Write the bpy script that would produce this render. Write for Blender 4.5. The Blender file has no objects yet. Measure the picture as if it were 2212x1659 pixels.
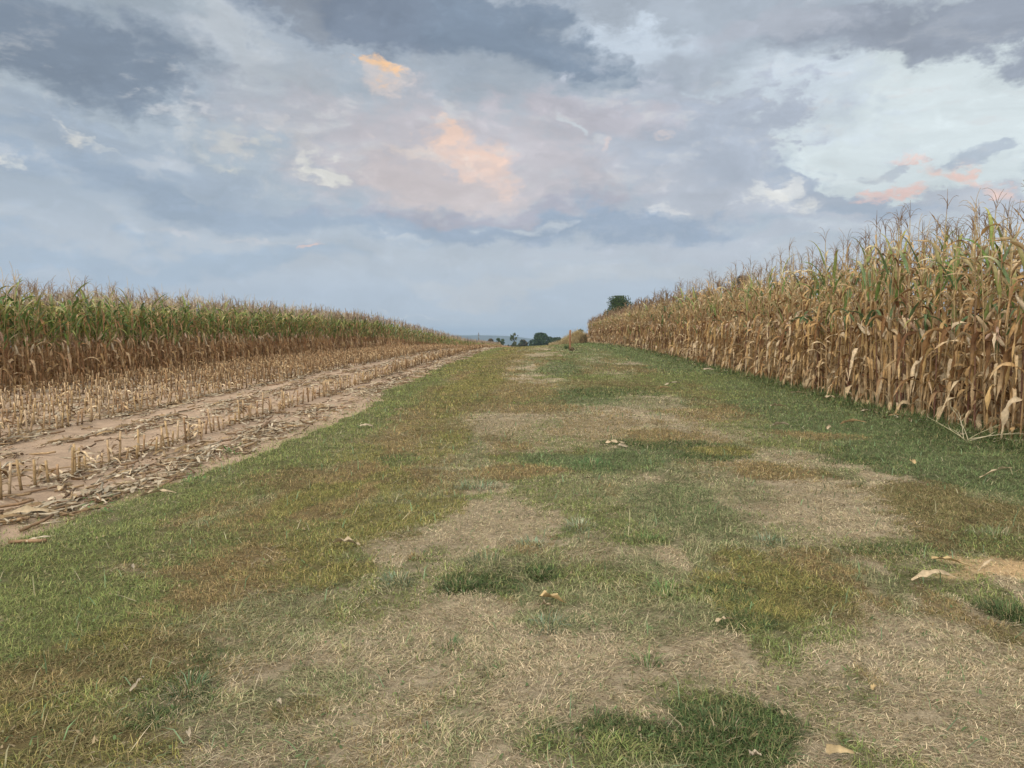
import bpy, math, random
import numpy as np
from mathutils import Matrix, Vector, Euler
R = math.radians
random.seed(7)
C = bpy.context.scene.collection
SC = bpy.context.scene

# ------------------------------------------------------------------ camera
EYE = 1.42
FPX = 1661.0                       # focal length in pixels of a 2212 x 1659 picture
cam_data = bpy.data.cameras.new('camera')
cam = bpy.data.objects.new('camera', cam_data)
C.objects.link(cam)
cam_data.sensor_width = 36.0
cam_data.lens = 36.0 * FPX / 2212.0
cam_data.clip_start = 0.05
cam_data.clip_end = 40000
cam.location = (0, 0, EYE)
cam.rotation_euler = (R(90 - 3.91), 0, R(2.2))
SC.camera = cam
CAMM = Euler((R(90 - 3.91), 0, R(2.2))).to_matrix()

def pdir(px, py):
    return (CAMM @ Vector(((px - 1106) / FPX, -(py - 829.5) / FPX, -1.0))).normalized()

# ------------------------------------------------------------------ sky
def lin(c):
    return tuple((v / 255 / 12.92) if v / 255 <= 0.04045 else (((v / 255) + 0.055) / 1.055) ** 2.4 for v in c)

SUN_EL, SUN_AZ = 24.0, 205.0       # low sun behind the camera, a little to the left (azimuth clockwise from +Y)
world = bpy.data.worlds.new("World")
SC.world = world
world.use_nodes = True
world.cycles.sampling_method = 'MANUAL'
world.cycles.sample_map_resolution = 256
wt = world.node_tree
wt.nodes.clear()
W = wt.nodes.new
def L(a, b): wt.links.new(a, b)
tc = W('ShaderNodeTexCoord')
sep = W('ShaderNodeSeparateXYZ'); L(tc.outputs['Generated'], sep.inputs[0])
az = W('ShaderNodeMath'); az.operation = 'ARCTAN2'; L(sep.outputs[0], az.inputs[0]); L(sep.outputs[1], az.inputs[1])
el = W('ShaderNodeMath'); el.operation = 'ARCSINE'; L(sep.outputs[2], el.inputs[0])
P = W('ShaderNodeCombineXYZ'); L(az.outputs[0], P.inputs[0]); L(el.outputs[0], P.inputs[1])
# noise on the viewing direction, stretched along the horizon
st = W('ShaderNodeVectorMath'); st.operation = 'MULTIPLY'; L(P.outputs[0], st.inputs[0]); st.inputs[1].default_value = (1.0, 1.75, 1)
def noise(scale, detail, rough=0.55, off=0.0):
    n = W('ShaderNodeTexNoise'); n.noise_dimensions = '3D'
    n.inputs['Scale'].default_value = scale; n.inputs['Detail'].default_value = detail; n.inputs['Roughness'].default_value = rough
    a = W('ShaderNodeVectorMath'); a.operation = 'ADD'; L(st.outputs[0], a.inputs[0]); a.inputs[1].default_value = (off, off * .7, off * 1.3)
    L(a.outputs[0], n.inputs['Vector'])
    return n
def vop(op, a, b):
    m = W('ShaderNodeVectorMath'); m.operation = op; L(a, m.inputs[0])
    if isinstance(b, tuple): m.inputs[1].default_value = b
    else: L(b, m.inputs[1])
    return m.outputs[0]
n1 = noise(4.5, 6, 0.55, 3.1)
n2 = noise(19.0, 7, 0.62, 9.7)
w1 = vop('MULTIPLY', vop('SUBTRACT', n1.outputs['Color'], (.5, .5, .5)), (.34, .17, 0))
w2 = vop('MULTIPLY', vop('SUBTRACT', n2.outputs['Color'], (.5, .5, .5)), (.085, .055, 0))
PWc = vop('ADD', vop('ADD', P.outputs[0], w1), w2)            # strongly ragged (large masses)
w1s = vop('MULTIPLY', w1, (.42, .42, 0))
PWs = vop('ADD', vop('ADD', P.outputs[0], w1s), w2)           # small crisp puffs
n4 = noise(52.0, 6, 0.6, 15.3)
def ero(a, b):
    x = W('ShaderNodeMath'); x.operation = 'MULTIPLY_ADD'; L(n2.outputs['Fac'], x.inputs[0]); x.inputs[1].default_value = a; x.inputs[2].default_value = -.5 * (a + b)
    y = W('ShaderNodeMath'); y.operation = 'MULTIPLY_ADD'; L(n4.outputs['Fac'], y.inputs[0]); y.inputs[1].default_value = b; L(x.outputs[0], y.inputs[2])
    return y.outputs[0]
def voro(scale, detail, w):
    v_ = W('ShaderNodeTexVoronoi'); v_.voronoi_dimensions = '2D'; v_.feature = 'SMOOTH_F1'
    v_.inputs['Scale'].default_value = scale; v_.inputs['Detail'].default_value = detail; v_.inputs['Smoothness'].default_value = .35; v_.inputs['Roughness'].default_value = .6
    L(vop('ADD', st.outputs[0], w), v_.inputs['Vector']); return v_.outputs['Distance']
vd = voro(17.0, 3.0, w2)
def plus(a, k, b, c):
    x = W('ShaderNodeMath'); x.operation = 'MULTIPLY_ADD'; L(a, x.inputs[0]); x.inputs[1].default_value = k; L(b, x.inputs[2])
    y = W('ShaderNodeMath'); L(x.outputs[0], y.inputs[0]); y.inputs[1].default_value = c; return y.outputs[0]
ERO_S = plus(vd, 1.5, ero(1.6, 1.3), -1.14)
ERO_L = plus(vd, .45, ero(.45, .3), -.31)
# base gradient by elevation
base = W('ShaderNodeValToRGB')
mr = W('ShaderNodeMapRange'); L(el.outputs[0], mr.inputs[0]); mr.inputs[1].default_value = 0; mr.inputs[2].default_value = R(60)
L(mr.outputs[0], base.inputs[0])
stops = [(0.0, (182, 198, 216)), (0.045, (180, 196, 216)), (.09, (189, 201, 216)), (.15, (176, 191, 208)), (.24, (184, 197, 211)), (.38, (176, 188, 203)), (.7, (178, 190, 206)), (1.0, (178, 190, 206))]
while len(base.color_ramp.elements) < len(stops): base.color_ramp.elements.new(0.5)
for e, (p, c) in zip(base.color_ramp.elements, stops):
    e.position = p; e.color = (*lin(c), 1)
cur = base.outputs[0]
# brightness ripple of the cloud deck everywhere
def mixc(fac, a, b, blend='MIX'):
    m = W('ShaderNodeMix'); m.data_type = 'RGBA'; m.blend_type = blend
    if isinstance(fac, (int, float)): m.inputs[0].default_value = fac
    else: L(fac, m.inputs[0])
    if isinstance(a, tuple): m.inputs[6].default_value = (*a, 1)
    else: L(a, m.inputs[6])
    if isinstance(b, tuple): m.inputs[7].default_value = (*b, 1)
    else: L(b, m.inputs[7])
    return m.outputs[2]
def blob(px, py, rx, ry, rot, col, strength=1.0, soft=0.6, crisp=False):
    global cur
    d = pdir(px, py)
    a, e = math.atan2(d.x, d.y), math.asin(d.z)
    mp = W('ShaderNodeMapping'); mp.vector_type = 'TEXTURE'
    L(PWs if crisp else PWc, mp.inputs['Vector'])
    mp.inputs['Location'].default_value = (a, e, 0)
    mp.inputs['Rotation'].default_value = (0, 0, -R(rot))
    k_ = 1.15 if crisp else 1.0; mp.inputs['Scale'].default_value = (k_ * rx / FPX, k_ * ry / FPX, 1)
    ln = W('ShaderNodeVectorMath'); ln.operation = 'LENGTH'; L(mp.outputs[0], ln.inputs[0])
    ad = W('ShaderNodeMath'); L(ln.outputs['Value'], ad.inputs[0]); L(ERO_S if crisp else ERO_L, ad.inputs[1])
    m = W('ShaderNodeMapRange'); m.interpolation_type = 'SMOOTHSTEP'
    L(ad.outputs[0], m.inputs[0])
    m.inputs[1].default_value = 1 + soft * .5 + (.25 if crisp else 0); m.inputs[2].default_value = 1 - soft * .5 - (.25 if crisp else 0)
    m.inputs[3].default_value = 0; m.inputs[4].default_value = strength
    cur = mixc(m.outputs[0], cur, lin(col))
BL = [
 # clear pale openings
 (2130, 240, 400, 250, 0, (222, 235, 241), 1, .55, 0),
 (1640, 180, 300, 80, 12, (208, 221, 234), .9, .8, 0),
 (1400, 55, 150, 60, 10, (208, 222, 238), 1, .6, 0),
 (400, 30, 130, 50, 42, (208, 217, 228), 1, .7, 0),
 (520, 130, 200, 34, 35, (196, 206, 216), .9, .9, 0),
 (120, 215, 300, 30, 16, (192, 205, 217), .9, .9, 0),
 (330, 260, 330, 60, 14, (184, 198, 212), .8, .9, 0),
 (700, 240, 260, 70, 20, (188, 197, 208), .8, .9, 0),
 # big masses
 (90, 110, 370, 74, 8, (134, 149, 168), 1, .9, 0),
 (230, 20, 170, 46, 10, (166, 180, 193), .8, .9, 0),
 (900, 45, 460, 96, 7, (134, 148, 168), 1, .6, 0),
 (640, 20, 150, 40, 25, (150, 160, 174), .9, .7, 0),
 (1200, 95, 220, 88, 8, (136, 153, 174), .9, .8, 0),
 (1080, 185, 300, 46, 4, (176, 188, 202), .8, .9, 0),
 (2050, 35, 370, 58, 4, (160, 170, 186), 1, .55, 0),
 (1700, 25, 150, 36, 2, (182, 190, 204), .9, .7, 0),
 (1500, 115, 110, 46, 10, (182, 193, 208), .8, .9, 0),
 (1480, 310, 350, 150, 4, (188, 197, 212), 1, .35, 0),
 (1610, 330, 205, 140, 4, (184, 195, 212), 1, .35, 0),
 (330, 330, 300, 40, 12, (168, 184, 204), .7, .9, 0),
 (100, 345, 210, 36, 10, (162, 181, 204), .7, .9, 0),
 (760, 300, 260, 60, 14, (190, 194, 205), .7, .9, 0),
 (1900, 450, 340, 36, 4, (190, 198, 213), .9, .6, 0),
 (1860, 410, 130, 42, 25, (174, 189, 209), 1, .5, 0),
 (1560, 430, 330, 50, 0, (190, 198, 212), .8, .9, 0),
 # glow
 (1000, 345, 330, 110, 6, (204, 201, 209), .9, 1.0, 0),
 (960, 385, 140, 34, 8, (214, 205, 207), .7, .9, 0),
 (1005, 335, 60, 34, 20, (236, 212, 202), .7, 1.0, 0),
 (1310, 245, 180, 40, 5, (202, 199, 209), .7, .9, 0),
 (975, 348, 66, 17, 14, (236, 211, 200), .75, .9, 1),
 (975, 300, 26, 26, 20, (245, 216, 200), .85, .7, 1),
 (1010, 320, 40, 16, 20, (242, 214, 200), .8, .7, 1),
 (900, 330, 60, 14, 5, (228, 218, 214), .7, .9, 1),
 (822, 160, 46, 30, 20, (224, 215, 214), .8, .9, 1),
 (806, 124, 42, 24, 14, (253, 211, 168), 1, .5, 1),
 # bands towards the horizon
 (1010, 440, 330, 22, 0, (178, 180, 197), .85, 1.0, 0),
 (1150, 475, 560, 30, 2, (162, 179, 202), 1, .8, 0),
 (520, 450, 420, 36, 3, (162, 180, 202), .9, .9, 0),
 (340, 555, 420, 30, 3, (170, 190, 213), .8, .9, 0),
 (1400, 590, 600, 26, 0, (194, 203, 215), .7, 1.0, 0),
 (1700, 520, 500, 26, 0, (190, 199, 214), .7, 1.0, 0),
 # bright flecks
 (722, 366, 42, 15, 8, (226, 227, 225), 1, .7, 1),
 (700, 352, 14, 8, 30, (222, 224, 222), .8, .7, 1),
 (510, 352, 50, 8, 0, (216, 220, 220), .8, .8, 1),
 (470, 330, 12, 12, 20, (212, 217, 220), .6, .9, 1),
 (545, 305, 44, 18, 25, (212, 215, 216), .8, .9, 1),
 (640, 300, 60, 14, 25, (206, 207, 211), .6, .9, 1),
 (188, 303, 26, 8, 18, (220, 224, 226), 1, .8, 1),
 (15, 356, 26, 8, 8, (220, 225, 227), 1, .8, 1),
 (245, 320, 26, 4, 20, (204, 213, 221), .6, .9, 1),
 (1232, 268, 7, 16, -25, (214, 224, 233), .8, .9, 1),
 (1430, 297, 9, 5, -10, (226, 218, 221), .7, .9, 1),
 (1298, 308, 14, 9, 0, (228, 214, 214), .7, .9, 1),
 (1700, 428, 50, 24, 10, (228, 231, 232), 1, .8, 1),
 (1655, 400, 10, 22, -10, (216, 222, 228), .8, .8, 1),
 (1745, 400, 12, 20, 15, (216, 222, 228), .7, .8, 1),
 (1440, 452, 34, 7, 8, (214, 218, 225), .8, .9, 1),
 (1420, 395, 12, 12, 20, (206, 210, 220), .7, .9, 1),
 (1130, 482, 70, 10, 2, (203, 212, 222), .7, .9, 1),
 (480, 514, 90, 4, 2, (200, 206, 217), .7, .9, 1),
 (650, 541, 14, 4, -10, (228, 206, 204), .8, .9, 1),
 (860, 506, 50, 7, 3, (198, 207, 218), .6, .9, 1),
 (890, 676, 90, 2, 1, (204, 213, 225), .6, .9, 1),
 # right-hand opening: lit puffs and grey puffs
 (2065, 365, 66, 18, 38, (246, 214, 205), .9, .7, 1),
 (1945, 407, 40, 8, -12, (246, 212, 205), .85, .8, 1),
 (2010, 328, 26, 6, 10, (248, 214, 204), .7, .9, 1),
 (2140, 333, 90, 14, 4, (184, 197, 213), .9, .7, 1),
 (1930, 357, 50, 8, -16, (190, 201, 214), .8, .8, 1),
 (1845, 358, 16, 10, 0, (188, 200, 214), .8, .8, 1),
 (1975, 190, 20, 16, -30, (204, 217, 227), .8, .9, 1),
]
for b in BL: blob(*b)
# soft internal modelling of the deck
n3 = noise(7.5, 9, 0.6, 21.3)
tilt = W('ShaderNodeMapping'); L(P.outputs[0], tilt.inputs['Vector']); tilt.inputs['Rotation'].default_value = (0, 0, R(17)); tilt.inputs['Scale'].default_value = (1, 2.3, 1)
L(vop('ADD', tilt.outputs[0], w1), n3.inputs['Vector'])
rip = W('ShaderNodeMapRange'); L(n3.outputs['Fac'], rip.inputs[0])
rip.inputs[1].default_value = .3; rip.inputs[2].default_value = .7; rip.inputs[3].default_value = .84; rip.inputs[4].default_value = 1.16
lowr = W('ShaderNodeMapRange'); L(el.outputs[0], lowr.inputs[0]); lowr.inputs[1].default_value = R(3); lowr.inputs[2].default_value = R(11); lowr.inputs[3].default_value = .45; lowr.inputs[4].default_value = 1
rip2 = W('ShaderNodeMix'); rip2.data_type = 'FLOAT'; L(lowr.outputs[0], rip2.inputs[0]); rip2.inputs[2].default_value = 1.0; L(rip.outputs[0], rip2.inputs[3])
vb = W('ShaderNodeMapRange'); L(vd, vb.inputs[0]); vb.inputs[1].default_value = .1; vb.inputs[2].default_value = .75; vb.inputs[3].default_value = 1.055; vb.inputs[4].default_value = .93
vbm = W('ShaderNodeMix'); vbm.data_type = 'FLOAT'; L(lowr.outputs[0], vbm.inputs[0]); vbm.inputs[2].default_value = 1.0; L(vb.outputs[0], vbm.inputs[3])
ripc = W('ShaderNodeCombineXYZ')
for i in range(3): L(rip2.outputs[0], ripc.inputs[i])
# thin sunlit crests breaking through the deck at middle height
n5 = noise(15.0, 9, 0.63, 33.0)
L(vop('ADD', tilt.outputs[0], w1s), n5.inputs['Vector'])
pk = W('ShaderNodeMapRange'); pk.interpolation_type = 'SMOOTHSTEP'; L(n5.outputs['Fac'], pk.inputs[0]); pk.inputs[1].default_value = .52; pk.inputs[2].default_value = .68; pk.inputs[3].default_value = 0; pk.inputs[4].default_value = .6
be = W('ShaderNodeValToRGB'); L(mr.outputs[0], be.inputs[0])
for e_, (p_, v_) in zip([be.color_ramp.elements[0], be.color_ramp.elements[1], be.color_ramp.elements.new(.5), be.color_ramp.elements.new(.5)], [(.08, 0), (.15, 1), (.26, 1), (.33, 0)]): e_.position = p_; e_.color = (v_, v_, v_, 1)
pm = W('ShaderNodeMath'); pm.operation = 'MULTIPLY'; L(pk.outputs[0], pm.inputs[0]); L(be.outputs[0], pm.inputs[1])
cur = mixc(pm.outputs[0], cur, lin((217, 220, 224)))
vbc = W('ShaderNodeCombineXYZ')
for i in range(3): L(vbm.outputs[0], vbc.inputs[i])
cloud = vop('MULTIPLY', vop('MULTIPLY', cur, ripc.outputs[0]), vbc.outputs[0])
cloud = vop('MULTIPLY', cloud, (1.022, 1.0, .968))
# sunset-side sky behind the camera, boosted out of view to brighten the ground
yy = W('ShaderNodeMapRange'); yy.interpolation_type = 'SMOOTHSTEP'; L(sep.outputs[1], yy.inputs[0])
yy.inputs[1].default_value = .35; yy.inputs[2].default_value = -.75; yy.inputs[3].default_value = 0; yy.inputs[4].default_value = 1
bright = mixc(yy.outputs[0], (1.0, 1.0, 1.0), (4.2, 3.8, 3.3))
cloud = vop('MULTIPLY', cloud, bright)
# overhead sky, above the view, raised in brightness as extra ground light
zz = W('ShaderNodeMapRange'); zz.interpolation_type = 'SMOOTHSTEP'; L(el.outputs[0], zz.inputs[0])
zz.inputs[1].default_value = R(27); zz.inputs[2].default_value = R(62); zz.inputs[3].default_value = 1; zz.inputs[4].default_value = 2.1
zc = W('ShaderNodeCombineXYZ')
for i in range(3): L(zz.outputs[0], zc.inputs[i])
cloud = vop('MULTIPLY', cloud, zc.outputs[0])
sky = W('ShaderNodeTexSky'); sky.sky_type = 'NISHITA'; sky.sun_disc = False
sky.sun_elevation = R(SUN_EL); sky.sun_rotation = R(SUN_AZ)
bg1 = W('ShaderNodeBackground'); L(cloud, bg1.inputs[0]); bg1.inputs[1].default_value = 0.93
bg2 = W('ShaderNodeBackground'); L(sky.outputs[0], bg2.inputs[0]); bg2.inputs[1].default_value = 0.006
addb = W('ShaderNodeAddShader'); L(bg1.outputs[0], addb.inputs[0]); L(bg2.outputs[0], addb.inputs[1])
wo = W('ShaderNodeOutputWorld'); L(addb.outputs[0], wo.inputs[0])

# ------------------------------------------------------------------ sun and exposure
sl = bpy.data.lights.new('sun', 'SUN'); sl.energy = 1.5; sl.angle = R(22); sl.color = (1.0, .93, .84)
so = bpy.data.objects.new('sun', sl); C.objects.link(so)
sd = Vector((math.sin(R(SUN_AZ)) * math.cos(R(SUN_EL + 14)), math.cos(R(SUN_AZ)) * math.cos(R(SUN_EL + 14)), math.sin(R(SUN_EL + 14))))
so.rotation_euler = sd.to_track_quat('Z', 'Y').to_euler()
SC.view_settings.view_transform = 'Standard'
SC.view_settings.look = 'None'
SC.view_settings.exposure = 0.0
SC.view_settings.gamma = 1.0
SC.cycles.max_bounces = 6
SC.cycles.diffuse_bounces = 3
SC.cycles.volume_bounces = 1

# ------------------------------------------------------------------ helpers
def hash2(ix, iy, seed):
    h = (ix.astype(np.int64) * 374761393 + iy.astype(np.int64) * 668265263 + seed * 1442695041) & 0xffffffff
    h = ((h ^ (h >> 13)) * 1274126177) & 0xffffffff
    h = (h ^ (h >> 16)) & 0xffffffff
    return h / 4294967295.0
def vnoise(x, y, seed=0, octaves=4):
    x = np.asarray(x, float); y = np.asarray(y, float)
    out = np.zeros(np.broadcast(x, y).shape); amp = 1; tot = 0
    for o in range(octaves):
        ix = np.floor(x); iy = np.floor(y); fx = x - ix; fy = y - iy
        fx = fx * fx * (3 - 2 * fx); fy = fy * fy * (3 - 2 * fy)
        a = hash2(ix, iy, seed + o); b = hash2(ix + 1, iy, seed + o); c = hash2(ix, iy + 1, seed + o); d = hash2(ix + 1, iy + 1, seed + o)
        out += amp * ((a * (1 - fx) + b * fx) * (1 - fy) + (c * (1 - fx) + d * fx) * fy)
        tot += amp; amp *= .5; x = x * 2.03 + 7.3; y = y * 2.03 + 3.1
    return out / tot
def sstep(a, b, x):
    t = np.clip((x - a) / (b - a), 0, 1)
    return t * t * (3 - 2 * t)

_ty = np.arange(-300, 14001, 1.0)
_tz = np.interp(_ty, [-300, -20, 0, 10, 18, 29, 45, 60, 96, 150, 230, 437, 1000, 3000, 6000, 14000],
                [-1, 0, 0, 0.0, .10, .19, .25, .19, -.35, -1.6, -3.6, -10, -40, -110, -120, -125])
_k = np.hanning(15); _k /= _k.sum()
_tz = np.convolve(np.pad(_tz, 7, 'edge'), _k, 'valid')
def gz(x, y):
    x = np.asarray(x, float); y = np.asarray(y, float)
    z = np.interp(y, _ty, _tz)
    sp = np.interp(y, [0, 20, 60, 96, 300, 1000], [.008, .01, .025, .06, .03, 0])
    sn = np.interp(y, [0, 20, 60, 96, 130, 300, 1000], [.004, .006, .018, .075, .11, .06, 0])
    xx = np.clip(x, -60, 60)
    return z + np.where(xx > 0, xx * sp, xx * sn)
def bumps(x, y):
    f = np.interp(y, [-10, 60, 90], [1, 1, 0])
    return f * ((vnoise(x * .9, y * .9, 5, 3) - .5) * .05 + (vnoise(x * 3.1, y * 3.1, 11, 3) - .5) * .03)
def ground_at(px, py):
    d = pdir(px, py); t = EYE / max(1e-4, -d.z)
    lo = None
    for t in np.concatenate([np.arange(1.5, 20, .02), np.arange(20, 200, .1)]):
        x, y, z = d.x * t, d.y * t, EYE + d.z * t
        if z <= gz(x, y): return float(x), float(y)
    return float(x), float(y)

class Geo:
    """vertices, colours and faces of one mesh"""
    def __init__(s): s.V = []; s.Cc = []; s.loops = []; s.tot = []
    def add(s, verts, faces, cols):
        o = len(s.V)
        s.V.extend([tuple(v) for v in verts])
        if isinstance(cols, tuple): s.Cc.extend([cols] * len(verts))
        else: s.Cc.extend([tuple(c) for c in cols])
        for f in faces: s.loops.extend([i + o for i in f]); s.tot.append(len(f))
    def arrays(s):
        return (np.array(s.V, np.float32).reshape(-1, 3), np.array(s.Cc, np.float32).reshape(-1, 3), np.array(s.loops, np.int32), np.array(s.tot, np.int32))
def join(parts):
    parts = [p for p in parts if len(p[0])]
    off = 0; Vs = []; Cs = []; Ls = []; Ts = []
    for v, c, l, t in parts:
        Vs.append(v); Cs.append(c); Ls.append(l + off); Ts.append(t); off += len(v)
    return np.concatenate(Vs), np.concatenate(Cs), np.concatenate(Ls), np.concatenate(Ts)
def scatter(tpl, pos, rz, sc, tint, lean=None):
    """copies of a template merged into arrays"""
    v, c, l, t = tpl
    n = len(pos); m = len(v)
    cs, sn = np.cos(rz)[:, None], np.sin(rz)[:, None]
    X = v[None, :, 0] * sc[:, 0:1]; Y = v[None, :, 1] * sc[:, 0:1]; Z = v[None, :, 2] * sc[:, 1:2]
    x = X * cs - Y * sn; y = X * sn + Y * cs
    if lean is not None: x = x + Z * lean[:, 0:1]; y = y + Z * lean[:, 1:2]
    VV = np.stack([x + pos[:, 0:1], y + pos[:, 1:2], Z + pos[:, 2:3]], -1).reshape(-1, 3).astype(np.float32)
    CC = (c[None] * tint[:, None, :]).reshape(-1, 3).astype(np.float32)
    LL = (l[None] + (np.arange(n) * m)[:, None]).reshape(-1).astype(np.int32)
    return VV, CC, LL, np.tile(t, n)
def mesh_from(name, arr, mat, smooth=False):
    v, c, l, t = arr
    me = bpy.data.meshes.new(name)
    me.vertices.add(len(v)); me.vertices.foreach_set('co', np.ascontiguousarray(v, np.float32).ravel())
    me.loops.add(len(l)); me.loops.foreach_set('vertex_index', np.ascontiguousarray(l, np.int32))
    me.polygons.add(len(t)); st = np.zeros(len(t), np.int32); st[1:] = np.cumsum(t)[:-1]
    me.polygons.foreach_set('loop_start', st)
    me.polygons.foreach_set('loop_total', np.ascontiguousarray(t, np.int32))
    if smooth: me.polygons.foreach_set('use_smooth', np.ones(len(t), bool))
    me.update(calc_edges=True)
    a = me.color_attributes.new('Col', 'FLOAT_COLOR', 'POINT')
    cc = np.ones((len(v), 4), np.float32); cc[:, :3] = np.clip(c, 0, 1)
    a.data.foreach_set('color', cc.ravel())
    me.materials.append(mat)
    return me
def tag(o, label=None, cat=None, group=None, kind=None):
    if label: o['label'] = label
    if cat: o['category'] = cat
    if group: o['group'] = group
    if kind: o['kind'] = kind
    return o
def link(name, me, parent=None, loc=None):
    o = bpy.data.objects.new(name, me); C.objects.link(o)
    if parent: o.parent = parent
    if loc is not None: o.location = loc
    return o
def empty(name, loc):
    o = bpy.data.objects.new(name, None); o.empty_display_size = .1; C.objects.link(o); o.location = loc; return o

# ------------------------------------------------------------------ materials
def leaf_material(name, translucent=.25, rough=.75, vary=.12, nscale=40, objrand=0.0, spec=.2):
    m = bpy.data.materials.new(name); m.use_nodes = True
    t = m.node_tree; t.nodes.clear(); N = t.nodes.new
    at = N('ShaderNodeAttribute'); at.attribute_name = 'Col'
    co = N('ShaderNodeTexCoord')
    no = N('ShaderNodeTexNoise'); no.inputs['Scale'].default_value = nscale; no.inputs['Detail'].default_value = 3
    t.links.new(co.outputs['Object'], no.inputs['Vector'])
    mr = N('ShaderNodeMapRange'); t.links.new(no.outputs['Fac'], mr.inputs[0])
    mr.inputs[1].default_value = .3; mr.inputs[2].default_value = .7; mr.inputs[3].default_value = 1 - vary; mr.inputs[4].default_value = 1 + vary
    hv = N('ShaderNodeHueSaturation'); t.links.new(at.outputs['Color'], hv.inputs['Color']); t.links.new(mr.outputs[0], hv.inputs['Value'])
    col = hv.outputs[0]
    if objrand:
        oi = N('ShaderNodeObjectInfo'); m2 = N('ShaderNodeMapRange'); t.links.new(oi.outputs['Random'], m2.inputs[0])
        m2.inputs[3].default_value = 1 - objrand; m2.inputs[4].default_value = 1 + objrand
        h2 = N('ShaderNodeHueSaturation'); t.links.new(col, h2.inputs['Color']); t.links.new(m2.outputs[0], h2.inputs['Value']); col = h2.outputs[0]
    pb = N('ShaderNodeBsdfPrincipled'); t.links.new(col, pb.inputs['Base Color'])
    pb.inputs['Roughness'].default_value = rough; pb.inputs['Specular IOR Level'].default_value = spec
    out = N('ShaderNodeOutputMaterial')
    if translucent:
        tr = N('ShaderNodeBsdfTranslucent'); t.links.new(col, tr.inputs['Color'])
        mx = N('ShaderNodeMixShader'); mx.inputs[0].default_value = translucent
        t.links.new(pb.outputs[0], mx.inputs[1]); t.links.new(tr.outputs[0], mx.inputs[2]); t.links.new(mx.outputs[0], out.inputs[0])
    else: t.links.new(pb.outputs[0], out.inputs[0])
    return m
M_CORN = leaf_material('corn_leaf', .22, .7, .22, 26, .12)
M_STALK = leaf_material('corn_stalk', 0, .6, .25, 30, .1)
M_GRASS = leaf_material('grass_blade', .2, .8, .1, 60)
M_HUSK = leaf_material('dry_husk', .12, .7, .22, 35)
M_TREE = leaf_material('tree_leaf', .15, .8, .15, 1.2)
M_BARK = leaf_material('bark', 0, .9, .3, 3)
M_WOOD = leaf_material('weathered_wood', 0, .85, .3, 14)

def soil_material(name, sc_fine=60):
    m = bpy.data.materials.new(name); m.use_nodes = True
    t = m.node_tree; t.nodes.clear(); N = t.nodes.new
    at = N('ShaderNodeAttribute'); at.attribute_name = 'Col'
    co = N('ShaderNodeTexCoord')
    def nz(s, d):
        n = N('ShaderNodeTexNoise'); n.inputs['Scale'].default_value = s; n.inputs['Detail'].default_value = d; n.inputs['Roughness'].default_value = .65
        t.links.new(co.outputs['Object'], n.inputs['Vector']); return n
    a = nz(4, 8); b = nz(sc_fine, 6)
    ml = N('ShaderNodeMath'); ml.operation = 'ADD'; t.links.new(a.outputs['Fac'], ml.inputs[0]); t.links.new(b.outputs['Fac'], ml.inputs[1])
    mr = N('ShaderNodeMapRange'); t.links.new(ml.outputs[0], mr.inputs[0]); mr.inputs[1].default_value = .7; mr.inputs[2].default_value = 1.3; mr.inputs[3].default_value = .68; mr.inputs[4].default_value = 1.3
    hv = N('ShaderNodeHueSaturation'); t.links.new(at.outputs['Color'], hv.inputs['Color']); t.links.new(mr.outputs[0], hv.inputs['Value'])
    pb = N('ShaderNodeBsdfPrincipled'); t.links.new(hv.outputs[0], pb.inputs['Base Color']); pb.inputs['Roughness'].default_value = .95; pb.inputs['Specular IOR Level'].default_value = .1
    bu = N('ShaderNodeBump'); bu.inputs['Distance'].default_value = .02; bu.inputs['Strength'].default_value = .8; t.links.new(ml.outputs[0], bu.inputs['Height']); t.links.new(bu.outputs[0], pb.inputs['Normal'])
    out = N('ShaderNodeOutputMaterial'); t.links.new(pb.outputs[0], out.inputs[0])
    return m
M_SOIL = soil_material('field_soil', 45)
M_THATCH = soil_material('lawn_thatch', 90)
M_FAR = soil_material('far_ground', 2)

# ------------------------------------------------------------------ lawn zones
def A(*c): return np.array(c, float)
# palettes: blade colours (linear albedo), lengths (m), upright fraction, density factor
ZT = {
 'thatch': dict(c=[(.40,.32,.23),(.47,.385,.28),(.31,.25,.17),(.24,.19,.12),(.20,.21,.12)], L=(.022,.055), up=.14, d=1.25),
 'green':  dict(c=[(.155,.195,.065),(.21,.245,.085),(.11,.15,.05),(.24,.22,.10),(.17,.17,.08)], L=(.03,.065), up=.6, d=1.1),
 'dgreen': dict(c=[(.065,.10,.035),(.09,.13,.045),(.05,.08,.03),(.14,.15,.07),(.20,.17,.09)], L=(.035,.075), up=.65, d=1.4),
 'yellow': dict(c=[(.22,.20,.065),(.27,.235,.09),(.15,.16,.055),(.28,.22,.10),(.12,.13,.045)], L=(.03,.07), up=.6, d=1.3),
 'orange': dict(c=[(.26,.185,.09),(.23,.165,.08),(.20,.165,.075),(.31,.235,.13),(.15,.14,.06)], L=(.03,.065), up=.5, d=1.2),
 'blue':   dict(c=[(.20,.21,.11),(.16,.185,.09),(.27,.25,.15),(.34,.29,.18),(.12,.14,.065)], L=(.035,.08), up=.35, d=1.1),
 'olive':  dict(c=[(.17,.14,.065),(.13,.125,.05),(.22,.175,.09),(.10,.11,.045),(.28,.22,.12)], L=(.03,.065), up=.4, d=1.1),
 'cool':   dict(c=[(.11,.16,.065),(.145,.195,.085),(.085,.125,.05),(.19,.20,.11),(.14,.15,.075)], L=(.03,.065), up=.6, d=1.2),
 'sand':   dict(c=[(.44,.33,.20),(.38,.28,.16),(.20,.19,.09)], L=(.02,.05), up=.1, d=.45),
}
ZN = list(ZT)
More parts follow.
